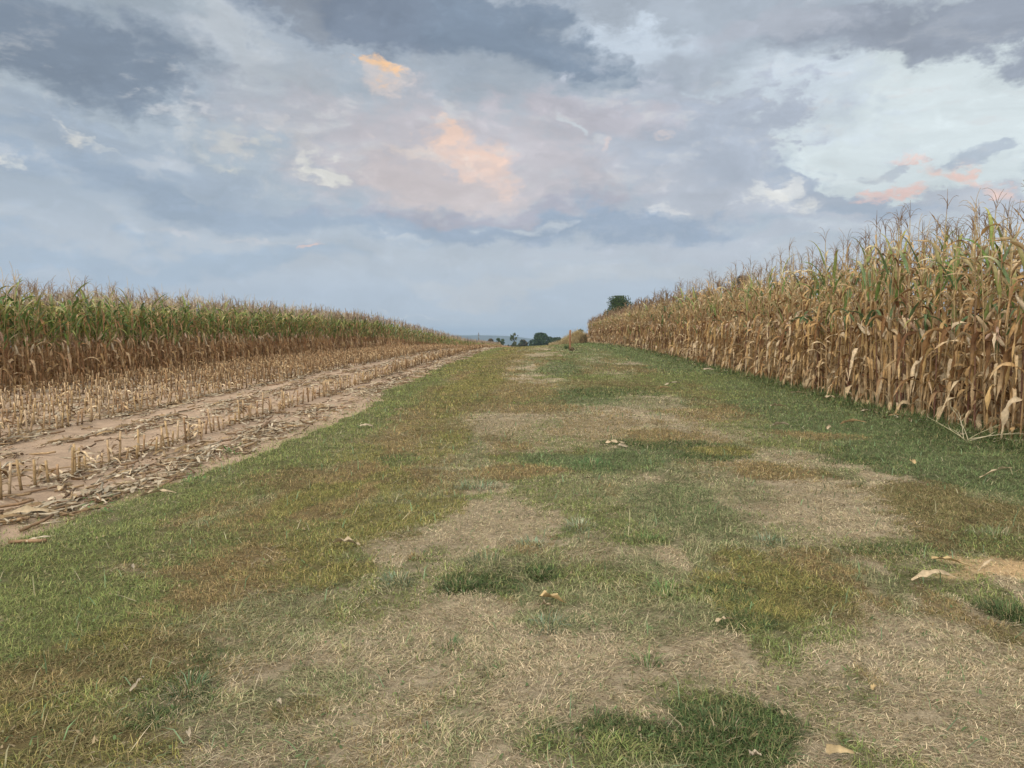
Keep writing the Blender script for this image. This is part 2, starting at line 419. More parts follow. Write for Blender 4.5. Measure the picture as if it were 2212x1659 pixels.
ZB = {'cool': (.11,.12,.06), 'thatch': (.38,.315,.225), 'green': (.13,.13,.06), 'dgreen': (.05,.065,.025), 'yellow': (.15,.135,.06), 'orange': (.19,.14,.075), 'blue': (.20,.18,.11), 'olive': (.15,.115,.055), 'sand': (.62,.44,.26)}
# (px, py, rx, ry, zone, strength) read off the photograph of the lawn, turned into places on the ground
PATCH = [
 # broad green strip along the stubble and its brown/yellow companion
 (1240, 930, 330, 60, 'thatch', .45), (1080, 905, 90, 30, 'thatch', .6), (1060, 1140, 190, 60, 'thatch', .9), (1000, 1160, 130, 30, 'thatch', .8),
 (900, 1400, 300, 90, 'thatch', .7), (700, 1560, 420, 130, 'thatch', .55), (1000, 1330, 120, 50, 'thatch', .9), (1100, 1480, 330, 120, 'thatch', .5),
 (1350, 1430, 260, 110, 'thatch', .45),
 (1740, 1090, 240, 75, 'thatch', .9), (1830, 1130, 120, 35, 'thatch', .9), (2060, 1480, 260, 180, 'thatch', .95), (1900, 1400, 120, 60, 'thatch', .7), (2180, 1600, 250, 120, 'thatch', .95),
 (1560, 930, 160, 26, 'thatch', .5), (1700, 995, 110, 26, 'thatch', .6), (1720, 1500, 120, 60, 'thatch', .6), (1400, 870, 120, 14, 'blue', .6),
 (1250, 1250, 240, 55, 'blue', .5), (1330, 1190, 150, 40, 'thatch', .5),
 # blue/green mid lawn
 (1480, 1120, 120, 90, 'blue', .75), (1560, 1050, 130, 40, 'blue', .6), (1600, 1160, 90, 40, 'blue', .7), (1350, 1060, 180, 40, 'blue', .6),
 (560, 1370, 220, 70, 'blue', .55), (480, 1560, 160, 60, 'blue', .5), (680, 1480, 150, 50, 'blue', .6), (1380, 1330, 140, 60, 'blue', .5), (1060, 1230, 110, 20, 'blue', .6),
 (650, 1300, 160, 30, 'blue', .5), (900, 1120, 70, 22, 'blue', .6),
 # greens
 (1280, 1000, 150, 22, 'cool', .9), (1180, 990, 80, 14, 'cool', .8), (1420, 985, 110, 18, 'cool', .7), (1250, 860, 90, 18, 'cool', .7), (1215, 800, 50, 20, 'cool', .7), (1480, 1100, 110, 60, 'cool', .45),
 (1400, 820, 200, 16, 'green', .6), (1500, 850, 160, 14, 'green', .5), (1300, 850, 120, 12, 'dgreen', .5),
 (860, 990, 40, 14, 'dgreen', .5), (870, 1000, 36, 14, 'green', .8), (1090, 860, 110, 8, 'green', .5),
 (1400, 960, 120, 12, 'dgreen', .6), (1540, 985, 90, 10, 'dgreen', .8), (1480, 965, 120, 9, 'dgreen', .5), (1650, 925, 150, 16, 'green', .6), (1720, 960, 90, 16, 'green', .5),
 (1900, 985, 120, 20, 'dgreen', .45), (1960, 990, 110, 16, 'dgreen', .5), (2080, 1020, 180, 60, 'cool', .9), (1930, 940, 240, 40, 'cool', .8), (1870, 1000, 90, 10, 'dgreen', .5),
 (2100, 950, 160, 26, 'dgreen', .35),
 # oranges and browns
 (1120, 850, 90, 26, 'orange', .7), (1110, 780, 26, 22, 'orange', .4), (1130, 1020, 100, 20, 'orange', .9), (1080, 1030, 70, 16, 'orange', .7), (1010, 880, 70, 20, 'olive', .5),
 (1440, 942, 100, 14, 'orange', .8), (1530, 905, 70, 10, 'orange', .5), (1560, 978, 80, 10, 'yellow', .9), (1690, 1025, 90, 20, 'orange', .85), (1640, 1010, 50, 12, 'orange', .7), (1760, 945, 90, 10, 'orange', .7), (1720, 940, 60, 8, 'orange', .6),
 (2080, 1110, 160, 55, 'olive', .9), (2000, 1060, 80, 26, 'olive', .7), (2120, 1170, 120, 22, 'olive', .8), (1840, 1200, 140, 16, 'olive', .6), (1110, 965, 40, 10, 'orange', .7),
 (1150, 885, 110, 10, 'orange', .7), (1290, 830, 90, 6, 'olive', .7), (1340, 800, 90, 7, 'orange', .4), (1480, 890, 60, 8, 'orange', .5), (1210, 880, 40, 6, 'orange', .5),
 (960, 930, 60, 22, 'olive', .6), (960, 1050, 60, 26, 'orange', .5), (1060, 800, 30, 30, 'olive', .6), (900, 900, 50, 26, 'orange', .45),
 # yellow-green patches
 (930, 1100, 70, 24, 'yellow', .7), (850, 1120, 120, 30, 'yellow', .8), (700, 1170, 130, 40, 'yellow', .7), (640, 1240, 170, 30, 'yellow', .8), (760, 1230, 60, 20, 'yellow', .8),
 (500, 1250, 130, 30, 'orange', .7), (400, 1240, 80, 26, 'orange', .5), (880, 1160, 40, 12, 'olive', .6), (560, 1150, 160, 30, 'green', .4), (1010, 850, 50, 60, 'yellow', .6), (960, 960, 50, 26, 'yellow', .6), (1000, 790, 40, 26, 'yellow', .5),
 (1600, 1210, 60, 22, 'yellow', .9), (1680, 1270, 170, 60, 'yellow', .9), (1640, 1320, 110, 46, 'yellow', .9), (1790, 1240, 90, 36, 'orange', .8), (1720, 1200, 60, 14, 'orange', .6), (1570, 1290, 60, 26, 'dgreen', .45), (1620, 1355, 80, 14, 'dgreen', .7), (1780, 1370, 80, 30, 'green', .6), (1470, 1290, 60, 24, 'green', .5), (1820, 1330, 60, 30, 'olive', .6),
 # dark clumps
 (1000, 1265, 56, 22, 'dgreen', .9), (1080, 1270, 60, 26, 'dgreen', .6), (1170, 1243, 46, 16, 'dgreen', .95), (1390, 1170, 70, 16, 'green', .8), (1300, 1250, 110, 20, 'green', .5),
 (1400, 1600, 190, 60, 'dgreen', .8), (1560, 1570, 140, 70, 'dgreen', .95), (1300, 1640, 160, 40, 'green', .7), (1600, 1630, 130, 50, 'dgreen', .8), (1500, 1500, 120, 30, 'green', .5),
 (2170, 1325, 56, 34, 'dgreen', .9), (2190, 1380, 60, 26, 'olive', .7), (1930, 1190, 110, 16, 'dgreen', .5), (860, 1265, 60, 24, 'blue', .8), (1210, 1350, 80, 30, 'blue', .7),
 (2170, 1180, 80, 34, 'green', .6),
 # near left: green strip, brown belly
 (150, 1290, 240, 70, 'green', .9), (60, 1380, 160, 90, 'green', .9), (350, 1190, 180, 50, 'green', .7), (300, 1330, 130, 40, 'green', .45), (120, 1480, 180, 60, 'olive', .7), (300, 1440, 180, 60, 'olive', .7), (80, 1600, 220, 70, 'olive', .7), (260, 1600, 160, 50, 'olive', .6), (60, 1500, 100, 40, 'orange', .35), (300, 1640, 100, 30, 'yellow', .4), (400, 1500, 90, 50, 'dgreen', .45), (220, 1530, 140, 40, 'green', .4), (450, 1420, 60, 26, 'dgreen', .4), (650, 1540, 70, 26, 'olive', .6), (330, 1560, 60, 20, 'dgreen', .4),
 # sand
 (2125, 1232, 95, 30, 'sand', .72), (2200, 1245, 80, 24, 'sand', .75), (2060, 1250, 40, 10, 'sand', .5), (2230, 1240, 60, 26, 'sand', .7),
]
PW = []
for (px, py, rx, ry, z, s) in PATCH:
    cx, cy = ground_at(px, py)
    _, y0 = ground_at(px, py + ry); _, y1 = ground_at(px, py - ry)
    PW.append((cx, (y0 + y1) / 2, max(.08, rx * cy / FPX), max(.1, (y1 - y0) / 2), ZN.index(z), s))
LAWN_L, LAWN_R = -3.42, 5.75
def lawn_left(y): return LAWN_L + (vnoise(y * .8, 0 * y, 31, 4) - .5) * .85 + np.interp(y, [0, 12, 30, 60], [.05, .1, -.1, -.2])
def zones(x, y, rng):
    """index of the lawn zone at each place (ragged borders)"""
    n = len(x)
    big = vnoise(x * .9, y * .45, 41, 4); r = rng.random(n)
    z = np.full(n, ZN.index('olive'))
    z = np.where(big > .47, ZN.index('blue'), z); z = np.where(big > .58, ZN.index('thatch'), z)
    z = np.where((vnoise(x * 1.7, y * .7, 47, 4) > .57) & (r < .8), ZN.index('green'), z)
    z = np.where((vnoise(x * 1.5, y * .6, 53, 4) > .62) & (r < .8), ZN.index('orange'), z)
    e = x - lawn_left(y)
    yb = np.exp(-((e - 1.55 + .15 * np.sin(y * .7)) / .65) ** 2)          # yellow-brown band left of the wheel tracks
    z = np.where(r < yb * 1.0, np.where(vnoise(x * 2, y * .8, 61, 4) > .5, ZN.index('yellow'), ZN.index('orange')), z)
    gb = sstep(1.15, .5, e + (vnoise(x * 2, y * 1.2, 63, 3) - .5) * .8)
    z = np.where(rng.random(n) < gb * .85, ZN.index('green'), z)
    gr = sstep(3.3, 4.0, x + (vnoise(x * 1.1, y * .7, 67, 4) - .5) * 1.6)
    z = np.where(rng.random(n) < gr * .95, np.where(rng.random(n) < .25, ZN.index('green'), ZN.index('cool')), z)
    dk = sstep(5.1, 5.45, x); z = np.where(rng.random(n) < dk * .5, ZN.index('dgreen'), z)
    fade = sstep(34, 12, y)
    for tx, tw, tp in ((-.55, .42, .5), (1.95, .5, .5)):                     # the two worn wheel tracks
        tb = np.exp(-((x - tx + (vnoise(y * .5, x * 0, 77, 3) - .5) * .5) / tw) ** 2) * tp * (.3 + .7 * fade) * sstep(.3, .55, vnoise(x * 1.5, y * .5, 79, 3))
        z = np.where(rng.random(n) < tb, ZN.index('thatch'), z)
    farm = sstep(22, 40, y); z = np.where((rng.random(n) < farm * .5) & (x > 1.0), ZN.index('cool'), z)
    nx = (vnoise(x * 2.2, y * 2.2, 71, 5) - .5) * .9 + (vnoise(x * 9.0, y * 9.0, 73, 3) - .5) * .8
    for (cx, cy, rx, ry, zi, s) in PW:
        m = (np.abs(x - cx) < rx * 1.7) & (np.abs(y - cy) < ry * 1.7)
        if not m.any(): continue
        d = np.sqrt(((x[m] - cx) / rx) ** 2 + ((y[m] - cy) / ry) ** 2) + nx[m] * 1.1
        w = min(1, s * 1.12) * sstep(1.18, .72, d)
        hit = rng.random(m.sum()) < w
        zi_ = z[m]; zi_[hit] = zi; z[m] = zi_
    return z

# ------------------------------------------------------------------ the ground: one sheet to the horizon, soil and lawn laid over it
def sheet(name, xs, ys, zf, colf, mat, label=None, kind='structure'):
    X, Y = np.meshgrid(xs, ys) if xs.ndim == 1 else (xs, ys)
    Z = zf(X, Y); h, w = X.shape
    v = np.stack([X, Y, Z], -1).reshape(-1, 3)
    i = np.arange(h * w).reshape(h, w)
    f = np.stack([i[:-1, :-1], i[:-1, 1:], i[1:, 1:], i[1:, :-1]], -1).reshape(-1)
    c = colf(X.ravel(), Y.ravel())
    me = mesh_from(name, (v, c, f, np.full(len(f) // 4, 4)), mat, True)
    return tag(link(name, me), kind=kind)
def nonuni(a, b, near, growth, start):
    out = [0.0]; s = start
    while out[-1] < b: out.append(out[-1] + s); s *= growth if out[-1] > near else 1
    neg = [0.0]; s = start
    while neg[-1] > a: neg.append(neg[-1] - s); s *= growth if neg[-1] < -near else 1
    return np.array(neg[:0:-1] + out)
gx = nonuni(-14000, 14000, 40, 1.12, 2.0); gy = nonuni(-3000, 14000, 300, 1.10, 2.0)
def far_col(x, y):
    n = vnoise(x * .004, y * .004, 3, 4)[:, None]
    return np.where(n > .5, A(.08, .10, .04), A(.22, .19, .10)) * (.85 + .3 * n)
sheet('ground', gx, gy, lambda x, y: gz(x, y) - .07, far_col, M_FAR)
def soil_col(x, y):
    n = vnoise(x * .8, y * .8, 17, 4)[:, None]
    row = np.exp(-(((x + 4.66) / .25) ** 2))[:, None] + np.exp(-(((x + 7.05) / .25) ** 2))[:, None]
    return A(.37, .255, .165) * (.8 + .4 * n) * (1 - .12 * row)
ridge_rows = np.array([-3.95, -4.66, -5.5, -6.1, -7.05, -7.8, -8.55, -9.3, -10.05, -10.8, -11.55])
def soil_z(x, y):
    b = 0
    for r in ridge_rows: b = b + .03 * np.exp(-((x - r) / .14) ** 2)
    return gz(x, y) + bumps(x, y) * .7 + b * np.interp(y, [0, 60], [1, .3]) - .012
sx = np.concatenate([np.arange(-22, -13, .5), np.arange(-13, -2.6, .07)])
sy = np.concatenate([np.arange(-4, 2, .5), np.arange(2, 30, .07), np.arange(30, 100, .4), np.arange(100, 240, 2)])
sheet('field_soil', sx, sy, soil_z, soil_col, M_SOIL)
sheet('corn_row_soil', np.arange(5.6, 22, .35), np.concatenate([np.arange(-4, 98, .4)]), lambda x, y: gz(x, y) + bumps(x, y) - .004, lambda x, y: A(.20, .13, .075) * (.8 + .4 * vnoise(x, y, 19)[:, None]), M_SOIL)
def lawn_z(x, y): return gz(x, y) + bumps(x, y)
ly = np.concatenate([np.arange(-4, 1.6, .3), np.arange(1.6, 14, .045), np.arange(14, 40, .12), np.arange(40, 130, .5)])
ll = lawn_left(ly)
u = np.linspace(0, 1, 190)
LX = ll[:, None] + (6.3 - ll[:, None]) * u[None, :]; LY = np.repeat(ly[:, None], len(u), 1)
rg = np.random.default_rng(1)
ZBA = np.array([ZB[k] for k in ZN]) * np.array([.86, .80, .70])
def lawn_col(x, y):
    acc = 0
    for k in range(4): acc = acc + ZBA[zones(x + rg.normal(0, .015, len(x)), y + rg.normal(0, .02, len(x)), rg)]
    return acc / 4 * (.82 + .36 * vnoise(x * 6, y * 6, 23, 3)[:, None])
sheet('lawn', LX, LY, lambda x, y: lawn_z(x, y) + .006, lawn_col, M_THATCH)

# ------------------------------------------------------------------ grass blades
def blades(x, y, z, L_, w_, lean, azm, col, curve=.5):
    """ribbon blades: two base, two middle, one tip vertex"""
    n = len(x); x = x.astype(np.float32); y = y.astype(np.float32)
    dx, dy = np.cos(azm), np.sin(azm)
    sx_, sy_ = -dy, dx
    up1, out1 = np.cos(lean), np.sin(lean)
    lean2 = np.minimum(lean + curve, 1.62)
    up2, out2 = np.cos(lean2), np.sin(lean2)
    l1, l2 = L_ * .5, L_ * .5
    mx, my, mz = x + dx * out1 * l1, y + dy * out1 * l1, z + up1 * l1
    tx, ty, tz = mx + dx * out2 * l2, my + dy * out2 * l2, mz + up2 * l2
    hw = w_ * .5
    V = np.empty((n, 5, 3), np.float32)
    V[:, 0] = np.stack([x - sx_ * hw, y - sy_ * hw, z], -1); V[:, 1] = np.stack([x + sx_ * hw, y + sy_ * hw, z], -1)
    V[:, 2] = np.stack([mx + sx_ * hw * .85, my + sy_ * hw * .85, mz + .001], -1); V[:, 3] = np.stack([mx - sx_ * hw * .85, my - sy_ * hw * .85, mz + .001], -1)
    V[:, 4] = np.stack([tx, ty, tz], -1)
    Cc = np.repeat(col[:, None, :], 5, 1)
    F = np.array([0, 1, 2, 3, 3, 2, 4], np.int32)
    LL = (F[None] + (np.arange(n, dtype=np.int32) * 5)[:, None]).reshape(-1)
    return V.reshape(-1, 3), Cc.reshape(-1, 3).astype(np.float32), LL, np.tile(np.array([4, 3], np.int32), n)
PAL = []; Lmin = []; Lmax = []; UP = []; DN = []
for k in ZN:
    c = ZT[k]['c']; PAL.append([c[i % len(c)] for i in range(5)]); Lmin.append(ZT[k]['L'][0]); Lmax.append(ZT[k]['L'][1]); UP.append(ZT[k]['up']); DN.append(ZT[k]['d'])
PAL = np.clip(np.array(PAL) * np.array([1.22, 1.16, .98]), 0, .8); Lmin = np.array(Lmin); Lmax = np.array(Lmax); UP = np.array(UP); DN = np.array(DN)
def grass_band(y0, y1, dens, lf, wf, rng):
    area = (y1 - y0) * 9.6
    n = int(dens * area)
    y = rng.uniform(y0, y1, n); x = rng.uniform(-3.9, 6.3, n)
    cxs = .68 * y + 1.5
    keep = (x > -cxs - .1 * y) & (x < cxs)
    el_ = x - lawn_left(y)
    keep &= (el_ > 0) | (rng.random(n) < np.exp(el_ * 4.5) * .6)
    x, y = x[keep], y[keep]
    zi = zones(x, y, rng)
    clump = vnoise(x * 9, y * 9, 83, 3)
    k2 = rng.random(len(x)) < DN[zi] * (1 + .8 * sstep(5.0, 5.6, x)) * sstep(.2, .55, clump + .12) / 1.4
    x, y, zi, clump = x[k2], y[k2], zi[k2], clump[k2]
    n = len(x)
    z = lawn_z(x, y)
    z = np.where(x < lawn_left(y), soil_z(x, y), z)
    L_ = (Lmin[zi] + (Lmax[zi] - Lmin[zi]) * rng.random(n) ** 1.3) * lf * (.65 + .7 * clump)
    edge = sstep(5.2, 5.7, x); L_ = L_ * (1 + 3.2 * edge * rng.random(n))
    upr = rng.random(n) < UP[zi]
    lean = np.where(upr, rng.uniform(.3, 1.25, n), rng.uniform(1.15, 1.5, n))
    z = z + np.where(upr, 0, rng.random(n) * .016)
    # lying blades are combed in loose swirls
    swirl = vnoise(x * 1.4, y * 1.4, 91, 3) * 12
    azm = np.where(upr, rng.uniform(0, 6.283, n), swirl + rng.normal(0, 1.1, n))
    col = PAL[zi, rng.integers(0, 5, n)] * (.5 + .95 * rng.random((n, 1))) * (.72 + .6 * clump[:, None])
    return blades(x, y, z, L_, rng.uniform(.0015, .0033, n) * wf, lean, azm, col, rng.uniform(.1, .8, n))
rng = np.random.default_rng(12)
bands = [(1.5, 4, 21000, .95, 1.0), (4, 7, 13500, .95, 1.25), (7, 12, 6000, 1.0, 1.9), (12, 22, 2000, 1.15, 3.4), (22, 45, 520, 1.35, 7), (45, 100, 110, 1.7, 14)]
GB = []
for (a, b, d, lf, wf) in bands: GB.append(grass_band(a, b, d, lf, wf, rng))
def extra(n, y0, y1, Lr, wr, leanr, cols, curve, seed, near=1.8):
    r_ = np.random.default_rng(seed)
    y = y0 + (y1 - y0) * r_.random(n) ** near; x = r_.uniform(-3.4, 6.0, n); k = (np.abs(x) < .68 * y + 1.3) & (x > lawn_left(y)); x, y = x[k], y[k]; n = len(x)
    cc = np.array(cols)[r_.integers(0, len(cols), n)] * r_.uniform(.6, 1.2, (n, 1))
    return blades(x, y, lawn_z(x, y) + r_.random(n) * .02, r_.uniform(*Lr, n), r_.uniform(*wr, n) * np.interp(y, [3, 12], [1, 2.2]), r_.uniform(*leanr, n), r_.uniform(0, 6.28, n), cc, r_.uniform(*curve, n))
GB.append(extra(2200, 1.9, 14, (.08, .2), (.0018, .003), (1.2, 1.54), [(.55,.44,.28),(.42,.32,.18),(.5,.42,.26)], (0, .25), 61))       # long dead stems
GB.append(extra(22000, 1.9, 16, (.015, .035), (.005, .011), (.9, 1.5), [(.14,.19,.07),(.10,.14,.05),(.22,.19,.09),(.3,.22,.12)], (0, .7), 62))  # broad weed leaves
GB.append(extra(1500, 1.9, 16, (.07, .14), (.0035, .006), (.1, 1.0), [(.16,.23,.1),(.2,.26,.13),(.3,.26,.14)], (.3, 1.1), 63))
grass = link('grass', mesh_from('grass', join(GB), M_GRASS))
tag(grass, 'short patchy green, yellow and straw grass covering the mown track between the fields', 'grass', kind='stuff')
print('grass verts', len(grass.data.vertices))

# distinct clumps
def grass_clump(px, py, n, rad, Lr, cols, label, name='grass_clump', upr=(.1, 1.25), wr=(.003, .006), seed=0):
    rr = np.random.default_rng(seed + int(px))
    cx, cy = ground_at(px, py)
    r = rad * np.sqrt(rr.random(n)) * .6; a = rr.uniform(0, 6.283, n)
    a_ = rr.uniform(.75, 1.4); x, y = r * np.cos(a) * a_, r * np.sin(a) / a_
    kk = (vnoise((x + cx) * 14, (y + cy) * 14, 301, 2) + .25 * (1 - r / (rad * .6))) > rr.uniform(.30, .42); x, y, a, r = x[kk], y[kk], a[kk], r[kk]; n = len(x)
    z0 = float(lawn_z(np.array([cx]), np.array([cy]))[0])
    z = lawn_z(cx + x, cy + y) - z0 - .004
    cols = list(cols) + list(cols) + [(.34,.27,.16),(.24,.18,.09)]
    cc = np.array(cols)[rr.integers(0, len(cols), n)] * (.5 + .9 * rr.random((n, 1)))
    arr = blades(x, y, z, rr.uniform(Lr[0] * .5, Lr[1], n) * (1.1 - .5 * r / (rad * .6)), rr.uniform(wr[0], wr[1], n), rr.uniform(upr[0], upr[1], n), a + rr.normal(0, .5, n), cc, rr.uniform(.3, .9, n))
    o = link(name, mesh_from(name, arr, M_GRASS), None, (cx, cy, z0))
    return tag(o, label, 'grass clump', 'clumps of taller grass on the track')
BLU = [(.16,.23,.13),(.21,.28,.17),(.12,.18,.09),(.30,.30,.19)]
DRK = [(.06,.10,.03),(.09,.13,.045),(.13,.13,.06),(.04,.07,.02)]
GRN = [(.12,.19,.06),(.16,.24,.08),(.09,.14,.04)]
for a in [
 (1185, 1362, 170, .17, (.06, .13), BLU, 'wide bluish green fescue clump just below the ochre husk, with long fanned blades'),
 (860, 1262, 220, .17, (.06, .14), BLU, 'pale blue-green grass clump right of the yellow patch and left of the dark clump'),
 (1250, 1142, 260, .22, (.08, .18), [(.26,.31,.18),(.2,.26,.14),(.32,.32,.2)], 'pale grey-green tuft standing in the straw of the centre track'),
 (1150, 1180, 160, .15, (.06, .14), BLU, 'small bluish tuft left of the pale grey-green tuft'),
 (1050, 1225, 180, .25, (.07, .16), [(.14,.17,.09),(.28,.25,.15),(.1,.13,.06)], 'flattened green and straw clump above the dark olive clump'),
 (1000, 1275, 700, .24, (.05, .09), DRK, 'dense dark olive clump at the top of the near straw patch'),
 (1170, 1248, 480, .15, (.05, .09), DRK, 'compact dark green clump right of the larger olive one'),
 (1390, 1172, 260, .22, (.06, .13), GRN, 'low green clump with blades fanning left, right of the pale tuft'),
 (1560, 1590, 900, .36, (.04, .10), [(.065,.105,.035),(.085,.13,.045),(.12,.15,.06)], 'large deep green clump near the bottom edge of the photo'),
 (1440, 1290, 130, .2, (.08, .17), GRN, 'long-bladed green clump at the left edge of the yellow-orange mound'),
 (1400, 1440, 60, .08, (.08, .16), GRN, 'sparse bright green tuft standing alone below the yellow-orange mound'),
 (1040, 1058, 340, .3, (.08, .17), BLU, 'loose blue-green clump left of the orange patch in mid track'),
 (1280, 1005, 500, .45, (.08, .16), [(.10,.19,.06),(.13,.23,.08),(.09,.14,.05)], 'long strip of taller fresh green grass in mid track'),
 (2170, 1330, 420, .2, (.05, .11), DRK, 'dark green clump at the right edge below the sandy patch'),
 (1060, 1465, 70, .08, (.05, .10), [(.22,.2,.08),(.16,.17,.06),(.3,.25,.14)], 'small yellowish tuft with brown stems in the near straw'),
 (975, 1405, 90, .09, (.05, .10), [(.10,.15,.06),(.14,.18,.08)], 'small grey-green tuft in the middle of the near straw patch'),
 (410, 1500, 120, .12, (.06, .15), [(.13,.19,.10),(.08,.12,.05)], 'small blue-green tuft among brown grass at the lower left'),
 (1660, 1175, 200, .16, (.07, .14), BLU, 'bluish clump touching the top of the yellow-orange mound'),
 (895, 1208, 130, .09, (.05, .1), [(.3,.2,.08),(.25,.2,.08),(.34,.26,.13)], 'small orange-brown tuft left of the flattened clump'),
 (2150, 1165, 260, .25, (.07, .16), [(.2,.25,.11),(.15,.2,.08),(.28,.27,.15)], 'weedy grey-green clump behind the sandy patch at the right'),
]: grass_clump(*a)

# ------------------------------------------------------------------ corn
def tubelike(g, pts, rad, cols, sides=6, cap=True):
    n = len(pts); vs = []; cc = []
    for i, p in enumerate(pts):
        p = Vector(p)
        d = (Vector(pts[min(i + 1, n - 1)]) - Vector(pts[max(i - 1, 0)])).normalized()
        a = d.cross(Vector((0, 1, 0.13))).normalized() if abs(d.y) < .9 else d.cross(Vector((1, 0, 0))).normalized()
        b = d.cross(a)
        for k in range(sides):
            t = 6.28318 * k / sides
            vs.append(p + (a * math.cos(t) + b * math.sin(t)) * rad[i]); cc.append(cols[i] if isinstance(cols, list) else cols)
    f = [(i * sides + k, i * sides + (k + 1) % sides, (i + 1) * sides + (k + 1) % sides, (i + 1) * sides + k) for i in range(n - 1) for k in range(sides)]
    if cap: f.append(tuple(range((n - 1) * sides, n * sides))); f.append(tuple(range(sides - 1, -1, -1)))
    g.add(vs, f, cc)
def mixt(a, b, t): return tuple(a[i] * (1 - t) + b[i] * t for i in range(3))
def sc3(a, k): return tuple(v * k for v in a)
def leaf(g, rr, base, az_, L_, w, e0, e1, knee, seg, c0, c1, crinkle=0.0, twist=0.0, fold=.25, roll=0.0, three=True):
    """long strap leaf: starts at elevation e0, bends to e1 around the knee (fraction of its length)"""
    p = Vector(base); vs = []; cc = []; faces = []
    ds = L_ / seg; a = az_; nrow = 3 if three else 2
    tw = roll
    ph = rr.random() * 6.28
    for i in range(seg + 1):
        t = i / seg
        k = 1 / (1 + math.exp(-(t - knee) * (14 if knee < .3 else 7)))
        e = e0 + (e1 - e0) * k
        d = Vector((math.cos(a) * math.cos(e), math.sin(a) * math.cos(e), math.sin(e)))
        side = Vector((-math.sin(a), math.cos(a), 0)); up = side.cross(d) * -1
        tw = roll + twist * t
        s2 = side * math.cos(tw) + up * math.sin(tw); u2 = up * math.cos(tw) - side * math.sin(tw)
        ww = w * (min(1, .55 + t * 3) if t < .15 else max(.04, (1 - ((t - .15) / .85) ** 2.2)))
        ww *= 1 - crinkle * rr.uniform(0, .55)
        wob = crinkle * ww * .45 * math.sin(ph + t * 17) + crinkle * rr.uniform(-.006, .006)
        fo = fold * ww
        c = mixt(c0, c1, min(1, max(0, (t - .35) * 1.5)) if c0 != c1 else 0)
        c = sc3(c, rr.uniform(.82, 1.14))
        if three:
            vs += [p - s2 * ww * .5 + u2 * (fo + wob), p + u2 * 0, p + s2 * ww * .5 + u2 * (fo - wob)]; cc += [c, sc3(c, 1.12), sc3(c, .96)]
        else:
            vs += [p - s2 * ww * .5 + u2 * wob, p + s2 * ww * .5 - u2 * wob]; cc += [c, sc3(c, .94)]
        if i:
            o = (i - 1) * nrow
            for q in range(nrow - 1): faces.append((o + q, o + q + 1, o + nrow + q + 1, o + nrow + q))
        p = p + d * ds
        a += rr.uniform(-.25, .25) * crinkle
        if p.z < .012: p.z = .012
    g.add(vs, faces, cc)

